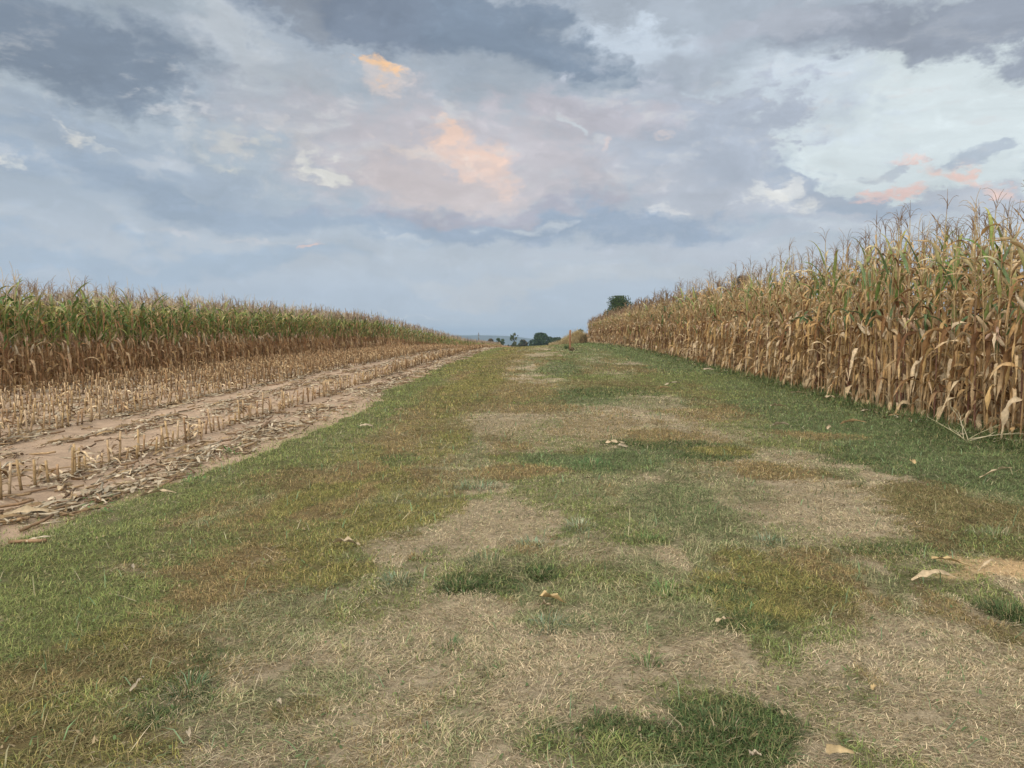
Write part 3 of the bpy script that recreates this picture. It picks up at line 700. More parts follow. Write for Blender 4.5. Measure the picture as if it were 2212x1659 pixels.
TAN = [(.60,.44,.27),(.52,.35,.19),(.68,.53,.36),(.42,.26,.12),(.28,.155,.07),(.48,.31,.15),(.18,.09,.045),(.24,.13,.06),(.58,.39,.18),(.62,.47,.30)]
RED = [(.36,.20,.09),(.28,.15,.07),(.42,.26,.13),(.50,.34,.19),(.25,.13,.06),(.40,.25,.11)]
TAN = [(c[0] * .93, c[1] * .90, c[2] * .82) for c in TAN]
GRE = [(.11,.18,.04),(.15,.21,.055),(.085,.14,.04),(.20,.24,.07),(.14,.19,.08),(.28,.28,.09)]
YEL = [(.42,.33,.07),(.34,.28,.08),(.44,.26,.07)]
def corn(seed, kind, lod, fat=1.0):
    """kind: 'dry' or 'green'. lod 0 near, 1 middle, 2 far. returns geos of stalk, leaves (list), tassel, ear(s)"""
    rr = random.Random(seed)
    H = rr.uniform(2.4, 2.7) if kind == 'dry' else rr.uniform(2.1, 2.35)
    stalk = Geo(); leaves = []; tas = Geo(); ears = []
    bx, by = rr.uniform(-.05, .05), rr.uniform(-.05, .05)
    def sp(t): return Vector((bx * t * t * H, by * t * t * H, t * H))
    nseg = [10, 6, 3][lod]; sides = [6, 4, 3][lod]
    sc0 = (.15, .07, .045) if rr.random() < .65 else (.30, .19, .09)
    if kind == 'green': sc0 = (.25, .15, .07)
    pts = [sp(i / nseg) for i in range(nseg + 1)]
    rad = [(.0125 * (1 - .6 * i / nseg) + .001 * (i % 2)) * (1 if lod == 0 else 1.15) * fat for i in range(nseg + 1)]
    cols = [sc3(mixt(sc0, (.36, .27, .13), (i / nseg) ** 2), 1 + .18 * (i % 2)) for i in range(nseg + 1)]
    tubelike(stalk, pts, rad, cols, sides, cap=False)
    nl = [16, 13, 9][lod] + rr.randint(0, 1)
    seg = [9, 6, 4][lod]
    plane = rr.uniform(0, 6.28)
    for i in range(nl):
        t = .05 + .88 * (i + rr.uniform(-.2, .2)) / nl
        t = min(.97, max(.05, t))
        hz = t * H; g = Geo()
        a = plane + (i % 2) * math.pi + rr.uniform(-.6, .6)
        b = sp(t)
        if kind == 'dry':
            gp = .05 if t < .35 else (.10 if t < .6 else .16)
            isg = rr.random() < gp
            gp *= .45; isg = rr.random() < gp
            if seed in (100, 105, 110) and t > .45: isg = rr.random() < .5
        else:
            isg = t > rr.uniform(.38, .60) and rr.random() < (.86 if t < .75 else .5)
        if isg:
            c0 = rr.choice(GRE); c1 = c0 if rr.random() < .45 else rr.choice(YEL + TAN[:3])
            if kind == 'dry':
                leaf(g, rr, b, a, rr.uniform(.5, .75), rr.uniform(.05, .075) * fat, R(rr.uniform(55, 82)), R(rr.uniform(-75, 60)), rr.uniform(.45, .9), seg, c0, c1, .12, rr.uniform(-1, 1), .3, three=lod == 0)
            else:
                leaf(g, rr, b, a, rr.uniform(.55, .8), rr.uniform(.055, .08) * fat, R(rr.uniform(48, 75)), R(rr.uniform(-70, 35)), rr.uniform(.4, .85), seg, c0, c1, .12, rr.uniform(-.8, .8), .3, three=lod == 0)
        elif t < .62 or (kind == 'green' and t < .9):
            pal = TAN if kind == 'dry' else RED
            c0 = rr.choice(pal); c1 = rr.choice(pal)
            if rr.random() < (.72 if kind == 'dry' else .85):   # hanging close to the stalk
                leaf(g, rr, b, a, min(rr.uniform(.4, .8), hz * 1.2 + .14), rr.uniform(.04, .088) * fat, R(rr.uniform(-30, 50)), R(rr.uniform(-89, -78)), rr.uniform(.03, .16), seg, c0, c1, .75, rr.uniform(-2.2, 2.2), .3, rr.uniform(-.8, .8), three=lod == 0)
            else:
                leaf(g, rr, b, a, rr.uniform(.4, .7), rr.uniform(.04, .07) * fat, R(rr.uniform(30, 65)), R(rr.uniform(-85, -50)), rr.uniform(.25, .5), seg, c0, c1, .5, rr.uniform(-2, 2), .3, rr.uniform(-.5, .5), three=lod == 0)
        else:
            pal = TAN + [(.56, .45, .24)]
            c0 = rr.choice(pal); c1 = rr.choice(pal)
            leaf(g, rr, b, a, rr.uniform(.28, .6), rr.uniform(.024, .05) * fat, R(rr.uniform(35, 85)), R(rr.choice((rr.uniform(-88, -30), rr.uniform(-40, 70)))), rr.uniform(.15, .75), seg, c0, c1, .7, rr.uniform(-2, 2), .35, rr.uniform(-.5, .5), three=lod == 0)
        leaves.append(g.arrays())
    # tassel
    top = sp(1); dark = rr.random() < .6
    tcol = ((.22, .14, .08) if dark else (.42, .30, .17)) if kind == 'dry' else ((.27, .19, .13) if dark else (.46, .35, .22))
    tr = [.0038 if kind == 'dry' else .0055, .0065, .011][lod] * fat
    hl = rr.uniform(.25, .42) if kind == 'dry' else rr.uniform(.35, .55)
    leanx, leany = rr.uniform(-.12, .12), rr.uniform(-.12, .12)
    nb = ([3, 3, 2] if kind == 'dry' else [6, 5, 3])[lod] + rr.randint(-1, 2)
    ts = [5, 4, 3][lod]
    for k in range(nb + 1):
        if k == 0: e0, L_, dr, s0 = R(86), hl, rr.uniform(0, 1.5), top
        else: e0, L_, dr = R(rr.uniform(50, 84)), rr.uniform(.18, .33), rr.uniform(.3, 2.3)
        a = rr.uniform(0, 6.28)
        p = top + Vector((leanx, leany, 1)) * (0 if k == 0 else rr.uniform(0, .12))
        pts = [p]; e = e0
        for i in range(ts):
            e -= dr / ts * (i / ts * 1.8)
            p = p + Vector((math.cos(a) * math.cos(e) + leanx * .6, math.sin(a) * math.cos(e) + leany * .6, math.sin(e))) * (L_ / ts)
            pts.append(p)
        tubelike(tas, pts, [tr * (1.1 - .55 * i / ts) * (1.25 if k == 0 else 1) for i in range(ts + 1)], sc3(tcol, rr.uniform(.8, 1.2)), 3, False)
    if lod == 0:
        for q in range(1 if rr.random() < .8 else 0):
            g = Geo(); t = rr.uniform(.42, .56); b = sp(t); a = plane + rr.uniform(-.4, .4)
            down = rr.random() < .6; e = R(rr.uniform(-80, -40)) if down else R(rr.uniform(40, 70))
            d = Vector((math.cos(a) * math.cos(e), math.sin(a) * math.cos(e), math.sin(e)))
            c = rr.choice([(.52, .40, .26), (.46, .33, .19), (.55, .36, .25)])
            pr = [(0, .008), (.03, .02), (.08, .027), (.15, .026), (.2, .018), (.235, .006)]
            tubelike(g, [b + Vector((math.cos(a), math.sin(a), 0)) * .012 + d * s for s, _ in pr], [r for _, r in pr], [sc3(c, rr.uniform(.8, 1.15)) for _ in pr], 7)
            for h in range(4):
                aa = a + rr.uniform(-1.5, 1.5)
                leaf(g, rr, b + d * rr.uniform(.1, .16), aa, rr.uniform(.09, .16), .035, e + R(rr.uniform(-20, 20)), e + R(rr.uniform(-60, 40)), .5, 4, c, c, .5, 1, .3, three=False)
            ears.append(g.arrays())
    return stalk.arrays(), leaves, tas.arrays(), ears, H

NV = 12
def variants(kind, base_seed):
    out = []
    for v in range(NV):
        st_, lv, ta, ea, H = corn(base_seed + v, kind, 0)
        nm = 'corn'
        out.append(dict(stalk=mesh_from('stalk', st_, M_STALK, True), leaves=[mesh_from('leaf', a, M_CORN, True) for a in lv],
                        foliage=mesh_from('foliage', join(lv), M_CORN, True), tassel=mesh_from('tassel', ta, M_STALK), ears=[mesh_from('ear', a, M_HUSK, True) for a in ea],
                        full=join([st_, ta] + lv + ea)))
    return out
VD = variants('dry', 100); VG = variants('green', 300)
def place_corn(var, name, x, y, label, group, rr, split):
    z = float(gz(x, y))
    e = empty(name, (x, y, z))
    e.rotation_euler = (rr.gauss(0, .035), rr.gauss(0, .035), rr.uniform(0, 6.28))
    k = rr.uniform(.93, 1.09) * ((1.08 if y < 16 else 1.04) if x > 0 else 1); e.scale = (1, 1, k)
    tag(e, label, 'corn plant', group)
    link('stalk', var['stalk'], e)
    if split:
        for m in var['leaves']: link('leaf', m, e)
    else: link('foliage', var['foliage'], e)
    link('tassel', var['tassel'], e)
    for m in var['ears']: link('ear', m, e)
    return e
RX0 = 5.85
def right_end(): return 96
rows_r = []          # (x, y, row) of every plant of the right field
rr = random.Random(5)
for row in range(9):
    y = 4.6 + rr.uniform(0, .1)
    while y < 96 - row * .3:
        if rr.random() > .03: rows_r.append((RX0 + row * .74 + rr.gauss(0, .035), y, row))
        y += rr.uniform(.13, .21) * (1 if row < 4 else 1.3)
rows_r.sort(key=lambda p: math.hypot(p[0], p[1]) + p[2] * 5.5 + (1000 if p[0] > .66 * p[1] + .6 else 0))
ind_r, rest_r = rows_r[:300], rows_r[300:]
SECT_R = [(9.6, 'at right edge of photo'), (12.5, 'right of the green-leaved stretch'), (17, 'in its greenest stretch'), (25, 'just left of the green-leaved stretch'), (38, 'halfway along its edge'), (999, 'in the far half of its edge')]
for i, (x, y, row) in enumerate(ind_r):
    sec = next(s for lim, s in SECT_R if y < lim)
    rn = ['front row', 'second row', 'third row', 'fourth row', 'fifth row'][min(row, 4)]
    lab = 'dried corn plant, %s of right field, %s' % (rn, sec)
    v = VD[(i * 7 + row * 3) % NV]
    if 10.5 <= y < 17 and rr.random() < .5: v = VD[rr.choice([0, 5, 10])]
    place_corn(v, 'corn_plant', x, y, lab, 'dry corn plants, %s, %s' % (rn, sec), rr, i < 70)

LX0 = -12.35
rows_l = []
for row in range(9):
    y = 10.5 + rr.uniform(0, .1)
    while y < 232:
        if rr.random() > .02: rows_l.append((LX0 - row * .74 + rr.gauss(0, .035), y, row))
        y += rr.uniform(.13, .21) * (1 if row < 3 else 1.25) * (1 if y < 60 else 1.7)
rows_l.sort(key=lambda p: math.hypot(p[0], p[1]) + p[2] * 9 + (1000 if -p[0] > .71 * p[1] + .5 else 0))
ind_l, rest_l = rows_l[:300], rows_l[300:]
SECT_L = [(21, 'at the left edge of the photo'), (29, 'a little in from the left edge'), (999, 'along its middle stretch')]
for i, (x, y, row) in enumerate(ind_l):
    sec = next(s for lim, s in SECT_L if y < lim)
    rn = ['front row', 'second row', 'third row'][min(row, 2)]
    lab = 'green-topped corn plant, %s of left field, %s' % (rn, sec)
    place_corn(VG[(i * 5 + row) % NV], 'green_topped_corn_plant', x, y, lab, 'green-topped corn plants, %s, %s' % (rn, sec), rr, False)

def merge_field(rest, kind, seed0, near_lim, mid_lim, name, label):
    rng = np.random.default_rng(seed0)
    far_t = [join([s, t] + l) for s, l, t, e, H in [corn(seed0 + 50 + k, kind, 2, 1.35) for k in range(8)]]
    mid_t = [join([s, t] + l) for s, l, t, e, H in [corn(seed0 + 70 + k, kind, 1, 1.0) for k in range(10)]]
    P_ = np.array(rest); parts = []
    d = np.hypot(P_[:, 0], P_[:, 1]) + P_[:, 2] * 3
    for lo, hi, tp in ((0, near_lim, mid_t), (near_lim, mid_lim, mid_t), (mid_lim, 1e9, far_t)):
        m = (d >= lo) & (d < hi); Q = P_[m]
        vi = rng.integers(0, len(tp), len(Q))
        for k in range(len(tp)):
            q = Q[vi == k]
            if not len(q): continue
            n = len(q)
            pos = np.stack([q[:, 0], q[:, 1], gz(q[:, 0], q[:, 1])], -1)
            sc_ = np.stack([rng.uniform(.9, 1.15, n), rng.uniform(.9, 1.06, n) * (np.interp(q[:, 1], [25, 60], [1.05, .99]) if kind == 'dry' else 1)], -1)
            tint = rng.uniform(.82, 1.18, (n, 1)) * np.ones((1, 3)) * (1 + rng.normal(0, .03, (n, 3)))
            parts.append(scatter(tp[k], pos, rng.uniform(0, 6.28, n), sc_, tint, rng.normal(0, .035, (n, 2))))
    o = link(name, mesh_from(name, join(parts), M_CORN, True))
    print(name, len(o.data.polygons))
    return tag(o, label, 'corn', kind='stuff')
merge_field(rest_r, 'dry', 500, 20, 42, 'corn_stand', 'dense ripe brown corn filling the right field behind its front rows and towards the far end')
merge_field(rest_l, 'green', 700, 30, 45, 'green_corn_stand', 'dense green-topped corn filling the left field behind its front rows and along to the far end')

# ------------------------------------------------------------------ stubble
STC = [(.36,.24,.13),(.29,.18,.095),(.42,.30,.18),(.22,.13,.065),(.32,.21,.10)]
def stub(seed, sides=6):
    rr = random.Random(seed); g = Geo(); h = rr.uniform(.2, .36); lx, ly_ = rr.uniform(-.035, .035), rr.uniform(-.035, .035)
    c = rr.choice(STC); n = 4
    pts = [(lx * i / n, ly_ * i / n, -.02 + (h + .02) * i / n) for i in range(n + 1)]
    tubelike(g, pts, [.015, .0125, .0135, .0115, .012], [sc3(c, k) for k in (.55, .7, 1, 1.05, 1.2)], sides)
    for k in range(rr.randint(1, 3)):
        c2 = rr.choice(STC + TAN[:3]); b = rr.uniform(.05, h * .9)
        leaf(g, rr, (lx * b / h, ly_ * b / h, b), rr.uniform(0, 6.28), rr.uniform(.1, .26), rr.uniform(.02, .045), R(rr.uniform(0, 75)), R(rr.uniform(-85, -20)), .3, 5, c2, c2, .6, rr.uniform(-2, 2), .3, three=False)
    return g.arrays()
SV = [stub(900 + k) for k in range(14)]; SM = [mesh_from('stubble_stalk', a, M_STALK) for a in SV]
SF = [stub(940 + k, 3) for k in range(8)]
st_pts = []
for ri, x0 in enumerate([-4.66, -7.05, -7.8, -8.55, -9.3, -10.05, -10.8, -11.55]):
    y = 4.2
    while y < 225:
        p_gap = .06 if ri else .04
        if rr.random() > p_gap: st_pts.append((x0 + rr.gauss(0, .03) + (.05 if ri == 0 else 0), y, ri))
        y += rr.uniform(.12, .21) * (.9 if ri == 0 else .8) * (1 if y < 70 else 1.6)
st_pts.sort(key=lambda p: math.hypot(p[0], p[1]) * (1 if p[2] == 0 else 1.25) + (1000 if -p[0] > .72 * p[1] + .1 else 0))
st_pts = [p for p in st_pts if p[1] > -p[0] * 1.0]
for i, (x, y, ri) in enumerate(st_pts[:300]):
    o = link('stubble_stalk', SM[rr.randrange(14)], None, (x, y, float(soil_z(np.array([x]), np.array([y]))[0]) - .005))
    o.rotation_euler = (rr.gauss(0, .05), rr.gauss(0, .05), rr.uniform(0, 6.28)); k = rr.uniform(.75, 1.15); o.scale = (1, 1, k)
    if ri == 0: lab, gr = ('cut corn stalk in stubble row nearest the grass, %s' % ('near the left edge' if y < 10 else 'middle stretch' if y < 20 else 'far stretch')), 'cut stalks in the row nearest the grass'
    elif ri == 1: lab, gr = 'short cut corn stalk in the second stubble row, beyond the wheel track', 'cut stalks in the second row'
    else: lab, gr = 'short cut corn stalk in the close-set stubble rows before the standing green corn', 'cut stalks in the back rows'
    tag(o, lab, 'corn stubble', gr + ('' if ri else (', near' if y < 10 else ', middle' if y < 20 else ', far')))
rng = np.random.default_rng(77)
Q = np.array(st_pts[300:]); parts = []
vi = rng.integers(0, 8, len(Q))
for k in range(8):
    q = Q[vi == k]; n = len(q); far = np.interp(q[:, 1], [15, 60, 150], [1.05, 1.7, 2.6])
    pos = np.stack([q[:, 0], q[:, 1], gz(q[:, 0], q[:, 1]) + .0], -1)
    parts.append(scatter(SF[k], pos, rng.uniform(0, 6.28, n), np.stack([far, rng.uniform(.95, 1.5, n)], -1), rng.uniform(.65, 1.1, (n, 1)) * A(.97, .93, .84)[None], rng.normal(0, .05, (n, 2))))
tag(link('stubble', mesh_from('stubble', join(parts), M_STALK)), 'cut corn stubble covering the harvested strip into the distance', 'corn stubble', kind='stuff')

# corn residue lying on the soil
def debris_leaf(seed, L_=.22, w=.04, lie=True, cols=None, three=True):
    rr = random.Random(seed); g = Geo(); c = rr.choice(cols or [(.55,.42,.26),(.46,.33,.19),(.38,.25,.12),(.60,.48,.32),(.26,.16,.08)])
    c1 = sc3(c, rr.uniform(.7, 1.1))
    leaf(g, rr, (-L_ / 2, 0, .012), rr.uniform(-.2, .2), L_, w, R(rr.uniform(5, 28)), R(rr.uniform(-30, -8)), .45, 8, c, c1, .7, rr.uniform(-1.6, 1.6), .45, rr.uniform(-.6, .6), three=three)
    a = g.arrays(); return a
def debris_stick(seed, L_=.3, r=.009):
    rr = random.Random(seed); g = Geo(); c = rr.choice([(.50,.38,.22),(.38,.25,.13),(.56,.45,.30),(.28,.17,.09)])
    tubelike(g, [(-L_ / 2, 0, r), (-L_ / 6, rr.uniform(-.01, .01), r + .006), (L_ / 6, rr.uniform(-.01, .01), r + .008), (L_ / 2, 0, r + rr.uniform(0, .03))], [r, r * .9, r, r * .85], [sc3(c, k) for k in (.8, 1, 1.1, .9)], 5)
    return g.arrays()
DL = [debris_leaf(1000 + k, .14 + .02 * (k % 6), .018 + .005 * (k % 4), three=False) for k in range(14)] + [debris_stick(1100 + k, .12 + .05 * (k % 5), .006 + .0015 * (k % 4)) for k in range(10)]
n = 42000
y = 4 + 76 * rng.random(n) ** 1.9
lanes = np.array([-3.75, -4.0, -4.66, -5.45, -6.05, -7.05, -7.8, -8.5, -9.3, -10.2, -11.2]); lw = np.array([1.6, 2.6, 1.8, 1.7, 2.2, 2.6, 2, 2, 2, 2, 2]); lw = lw / lw.sum()
x = rng.choice(lanes, n, p=lw) + rng.normal(0, .17, n)
clump = vnoise(x * 2.2, y * 1.1, 57, 3)
keep = (rng.random(n) < sstep(.40, .60, clump) + .08) & (x < lawn_left(y) - .02)
x, y = x[keep], y[keep]
xt = rng.uniform(-12, -3.4, 2500); yt = 4 + 60 * rng.random(2500) ** 1.6     # thin scatter elsewhere
x = np.concatenate([x, xt]); y = np.concatenate([y, yt]); n = len(x)
vi = rng.integers(0, len(DL), n); parts = []
for k in range(len(DL)):
    m = vi == k; xx, yy = x[m], y[m]; c_ = m.sum()
    pos = np.stack([xx, yy, soil_z(xx, yy) + .002 + rng.random(c_) * .03 * (rng.random(c_) < .5)], -1)
    s = rng.uniform(.55, 1.35, c_) * np.interp(yy, [10, 50], [1, 1.6])
    rzz = np.pi / 2 + rng.normal(0, .75, c_)
    parts.append(scatter(DL[k], pos, rzz, np.stack([s, s], -1), rng.uniform(.45, .98, (c_, 1)) * np.ones((1, 3))))
tag(link('corn_residue', mesh_from('corn_residue', join(parts), M_HUSK)), 'broken leaves, husks and stalk pieces strewn in bands over the harvested soil', 'crop residue', kind='stuff')

# small litter of leaf bits under the right corn edge
n = 800; y = 6 + 60 * rng.random(n) ** 1.7; x = rng.normal(5.75, .22, n); parts = []; vi = rng.integers(0, 14, n)
for k in range(14):
    m = vi == k; c_ = m.sum()
    s = rng.uniform(.5, 1.2, c_)
    parts.append(scatter(DL[k], np.stack([x[m], y[m], lawn_z(x[m], y[m]) + .02], -1), rng.uniform(0, 6.28, c_), np.stack([s, s], -1), rng.uniform(.5, .85, (c_, 1)) * np.ones((1, 3))))
tag(link('leaf_litter', mesh_from('leaf_litter', join(parts), M_HUSK)), 'scattered dead corn leaf pieces along the foot of the right field', 'leaf litter', kind='stuff')

# ------------------------------------------------------------------ single husks and leaves lying on the lawn
OCH = [(.46,.32,.15)]; PALE = [(.44,.33,.20)]; CRM = [(.38,.30,.20)]; BRN = [(.42,.28,.14)]
HUSKS = [  # px, py, rotation, length, width, colours, label
 (752, 1187, -20, .24, .055, PALE, 'pale folded corn husk on the yellow grass, left of the centre track'),
 (1200, 1305, -12, .17, .05, OCH, 'ochre husk lying above the fanned blue-green clump'),
 (1180, 1323, -40, .08, .03, PALE, 'small pale husk piece just below the ochre one'),
 (2052, 1235, -55, .22, .035, OCH, 'curled tan corn leaf at the left edge of the sandy patch'),
 (2032, 1269, -5, .30, .04, PALE, 'long pale corn leaf curving below the sandy patch'),
 (2150, 1247, 20, .26, .018, PALE, 'thin straw-coloured strip lying on the sandy patch'),
 (1815, 1652, -35, .09, .035, [(.40,.29,.15)], 'tan leaf tip cut by the bottom edge of the photo'),
 (1634, 1655, 0, .04, .03, CRM, 'tiny cream scrap at the bottom edge of the photo'),
 (1845, 923, 0, .38, .06, BRN, 'long dry leaf on the green verge before the right corn'),
 (2172, 1040, -4, .45, .03, PALE, 'long pale stalk strip lying on green grass at the right edge'),
 (1682, 881, 5, .30, .07, PALE, 'twisted pale husk on the green verge, well before the corn'),
 (1689, 925, 0, .25, .07, CRM, 'cream husk at the top of a brown grass patch'),
 (1789, 931, 60, .20, .05, PALE, 'upright curled scrap between the cream husk and the long dry leaf'),
 (1973, 1010, 70, .17, .05, OCH, 'small tan leaf standing in the grass below the long dry leaf'),
 (1461, 834, 4, .55, .05, CRM, 'pale leaf strip, upper one of two on the far verge'),
 (1440, 841, 30, .55, .05, BRN, 'brown leaf strip, lower one of two on the far verge'),
 (1732, 852, 3, .5, .03, PALE, 'thin straight stalk lying along the foot of the right corn'),
 (1794, 864, 0, .28, .07, PALE, 'fallen leaf at the foot of the right corn'),
 (1533, 801, -10, .40, .08, CRM, 'bright scrap at the foot of the right corn, farthest of the litter'),
 (866, 893, 8, .22, .05, PALE, 'small pale scrap on the far green strip beside the harvested field'),
 (793, 927, 10, .2, .05, CRM, 'small cream scrap on the green strip nearer the harvested field'),
 (1331, 964, 2, .26, .05, PALE, 'thin pale leaf on the dark green grass in mid track'),
 (1345, 970, -60, .18, .05, CRM, 'short cream scrap beside the thin pale leaf in mid track'),
 (290, 1236, -40, .11, .03, CRM, 'whitish sliver in the green strip at the left'),
 (310, 1505, 60, .11, .014, CRM, 'thin whitish stem among brown grass at the lower left'),
 (408, 1615, -60, .07, .022, CRM, 'small whitish leaf piece near the bottom left'),
 (606, 1536, -50, .05, .02, CRM, 'tiny white fleck in the straw, lower left of centre'),
 (1566, 1365, -5, .09, .02, PALE, 'small pale sliver at the foot of the yellow-orange mound'),
 (1886, 1507, 60, .05, .02, OCH, 'tiny yellow leaf bit in the straw at the lower right'),
]
for i, (px, py, rot, L_, w, cols, lab) in enumerate(HUSKS):
    x_, y_ = ground_at(px, py)
    o = link('corn_husk', mesh_from('corn_husk', debris_leaf(1300 + i, L_, w, cols=cols), M_HUSK, True), None, (x_, y_, float(lawn_z(np.array([x_]), np.array([y_]))[0]) + .022))
    o.rotation_euler = (0, 0, R(rot)); tag(o, lab, 'corn husk')
# loose pieces that stand out on the soil
SOILB = [(245, 945, 5, .5, 'stick'), (15, 1180, 8, .7, 'stick'), (560, 945, 30, .35, 'leaf'), (130, 1035, 80, .22, 'leaf')]
for i, (px, py, rot, L_, kd, lab) in enumerate([
 (75, 1120, 25, .4, 'leaf', 'long pale leaf at the left edge of the harvested soil'),
 (60, 1178, 3, .25, 'stick', 'thick brown stalk piece lying where soil meets grass at the left'),
 (145, 1062, 85, .2, 'leaf', 'bright upright leaf scrap before the nearest stubble row'),
 (420, 998, 15, .4, 'leaf', 'tan leaf lying across the residue near the grass'),
 (345, 1075, 20, .3, 'leaf', 'grey curled leaf at the ragged edge of the grass'),
 (290, 915, -30, .12, 'leaf', 'small cream scrap alone on the bare wheel track')]):
    x_, y_ = ground_at(px, py)
    a = debris_stick(1400 + i, L_, .014) if kd == 'stick' else debris_leaf(1400 + i, L_, .06, cols=PALE)
    o = link('stalk_piece' if kd == 'stick' else 'corn_husk', mesh_from('residue', a, M_HUSK, True), None, (x_, y_, float(soil_z(np.array([x_]), np.array([y_]))[0]) + .015))
    o.rotation_euler = (0, 0, R(rot)); tag(o, lab, 'stalk piece' if kd == 'stick' else 'corn husk')

# pale dry weed at the foot of the right corn
def weed(px, py, label, name, cols, h, n, seed, spread=1.0, leafy=0, r0=.004):
    rr = random.Random(seed); x_, y_ = ground_at(px, py); root = empty(name, (x_, y_, float(gz(x_, y_))))
    tag(root, label, 'weed'); g = Geo(); lf = Geo()
    for k in range(n):
        a = rr.uniform(0, 6.28); e = R(rr.uniform(25, 85)); p = Vector((rr.uniform(-.03, .03) * spread, rr.uniform(-.03, .03) * spread, 0)); pts = [p]
        L_ = h * rr.uniform(.5, 1.1)
        for i in range(5):
            e -= rr.uniform(0, .16); a += rr.uniform(-.2, .2)
            p = p + Vector((math.cos(a) * math.cos(e) * spread, math.sin(a) * math.cos(e) * spread, math.sin(e))) * (L_ / 5); pts.append(p)
            if i > 0:
                a2 = a + rr.choice((-1, 1)) * rr.uniform(.5, 1.2); q = p.copy(); br = [q]
                for j in range(2): q = q + Vector((math.cos(a2), math.sin(a2), rr.uniform(.2, .9))) * L_ * .09; br.append(q)
                tubelike(g, br, [r0 * .6, r0 * .5, r0 * .3], rr.choice(cols), 3, False)
                for q2 in range(leafy):
                    leaf(lf, rr, q, rr.uniform(0, 6.28), rr.uniform(.04, .08), rr.uniform(.01, .022), R(rr.uniform(-20, 60)), R(rr.uniform(-60, 20)), .5, 3, rr.choice(GRN), rr.choice(GRN), .2, 0, .2, three=False)
        tubelike(g, pts, [r0 * (1 - .12 * i) for i in range(6)], rr.choice(cols), 4, False)
    link('stem', mesh_from('stem', g.arrays(), M_STALK), root)
    if leafy: link('foliage', mesh_from('foliage', lf.arrays(), M_GRASS), root)
    return root
weed(2085, 955, 'pale branching dry weed leaning out at the foot of the right corn', 'dry_weed', [(.50,.42,.26),(.42,.36,.2)], .55, 7, 3, 1.2, 0, .006)
weed(2150, 925, 'second pale dry weed, closer to the right edge, against the corn', 'dry_weed', [(.50,.40,.26),(.36,.28,.16)], .5, 6, 4, 1.2, 0, .006)
weed(1000 * .0 + 885, 842, 'small dark weed standing in the far edge of the harvested strip', 'dark_weed', [(.12,.10,.05)], .35, 5, 6, 1, 1)
weed(420, 1050, 'low leafy green weed on the ragged soil edge of the grass', 'leafy_weed', [(.2,.2,.1)], .2, 7, 8, 1.3, 1, .002)
weed(215, 1108, 'sparse green weed among the residue nearer the left edge', 'leafy_weed', [(.2,.2,.1)], .16, 6, 9, 1.3, 1, .002)
weed(500, 985, 'tiny green weed on the bare soil above the ragged grass edge', 'leafy_weed', [(.2,.2,.1)], .14, 6, 10, 1.3, 1, .002)

# ------------------------------------------------------------------ wooden post with weeds at its foot
px_, py_ = ground_at(1231, 757)
pz = float(gz(px_, py_))
post = empty('wooden_post', (px_, py_, pz)); tag(post, 'short brown square wooden post standing alone at the crest of the grass', 'post')
g = Geo(); s = .06
rrp = random.Random(2); lv = [(-.1, 1.0), (0.0, 1.0), (.4, .97), (.8, .98), (1.14, .95), (1.2, .86), (1.235, .55)]
vs = []; cc = []
for h, k in lv:
    for cx, cy in ((-1, -.72), (-.72, -1), (.72, -1), (1, -.72), (1, .72), (.72, 1), (-.72, 1), (-1, .72)):
        vs.append((cx * s * k + h * .012, cy * s * k, h)); cc.append(sc3((.22, .115, .06), rrp.uniform(.85, 1.15)))
f = [(i * 8 + k, i * 8 + (k + 1) % 8, (i + 1) * 8 + (k + 1) % 8, (i + 1) * 8 + k) for i in range(len(lv) - 1) for k in range(8)] + [tuple(range((len(lv) - 1) * 8, len(lv) * 8))]
g.add(vs, f, cc); link('timber', mesh_from('timber', g.arrays(), M_WOOD), post)
g = Geo(); tubelike(g, [(0.0, -.058, .78), (0.0, -.066, .78)], [.012, .012], (.10, .08, .07), 8); link('nail', mesh_from('nail', g.arrays(), M_WOOD), post)
def foot_plant(px, py, label, cols, h, n, seed):
    rr = np.random.default_rng(seed); x_, y_ = ground_at(px, py); r = rr.random(n) * h * .55; a = rr.uniform(0, 6.28, n)
    cc = np.array(cols)[rr.integers(0, len(cols), n)] * rr.uniform(.6, 1.3, (n, 1))
    z = rr.random(n) * h * .5
    arr = blades(r * np.cos(a), r * np.sin(a), z, rr.uniform(.3, .6, n) * h, rr.uniform(.02, .045, n), rr.uniform(.1, 1.3, n), rr.uniform(0, 6.28, n), cc, rr.uniform(.2, .8, n))
    o = link('weed_clump', mesh_from('weed_clump', arr, M_GRASS), None, (x_, y_, float(gz(x_, y_)))); tag(o, label, 'weed')
foot_plant(1224, 755, 'leafy dark green weed at the left foot of the wooden post', [(.08,.12,.045),(.11,.15,.06)], .42, 110, 1)
foot_plant(1235, 758, 'brown dead weed heaped around the foot of the wooden post', [(.22,.16,.09),(.27,.2,.12),(.16,.12,.07)], .28, 220, 2)

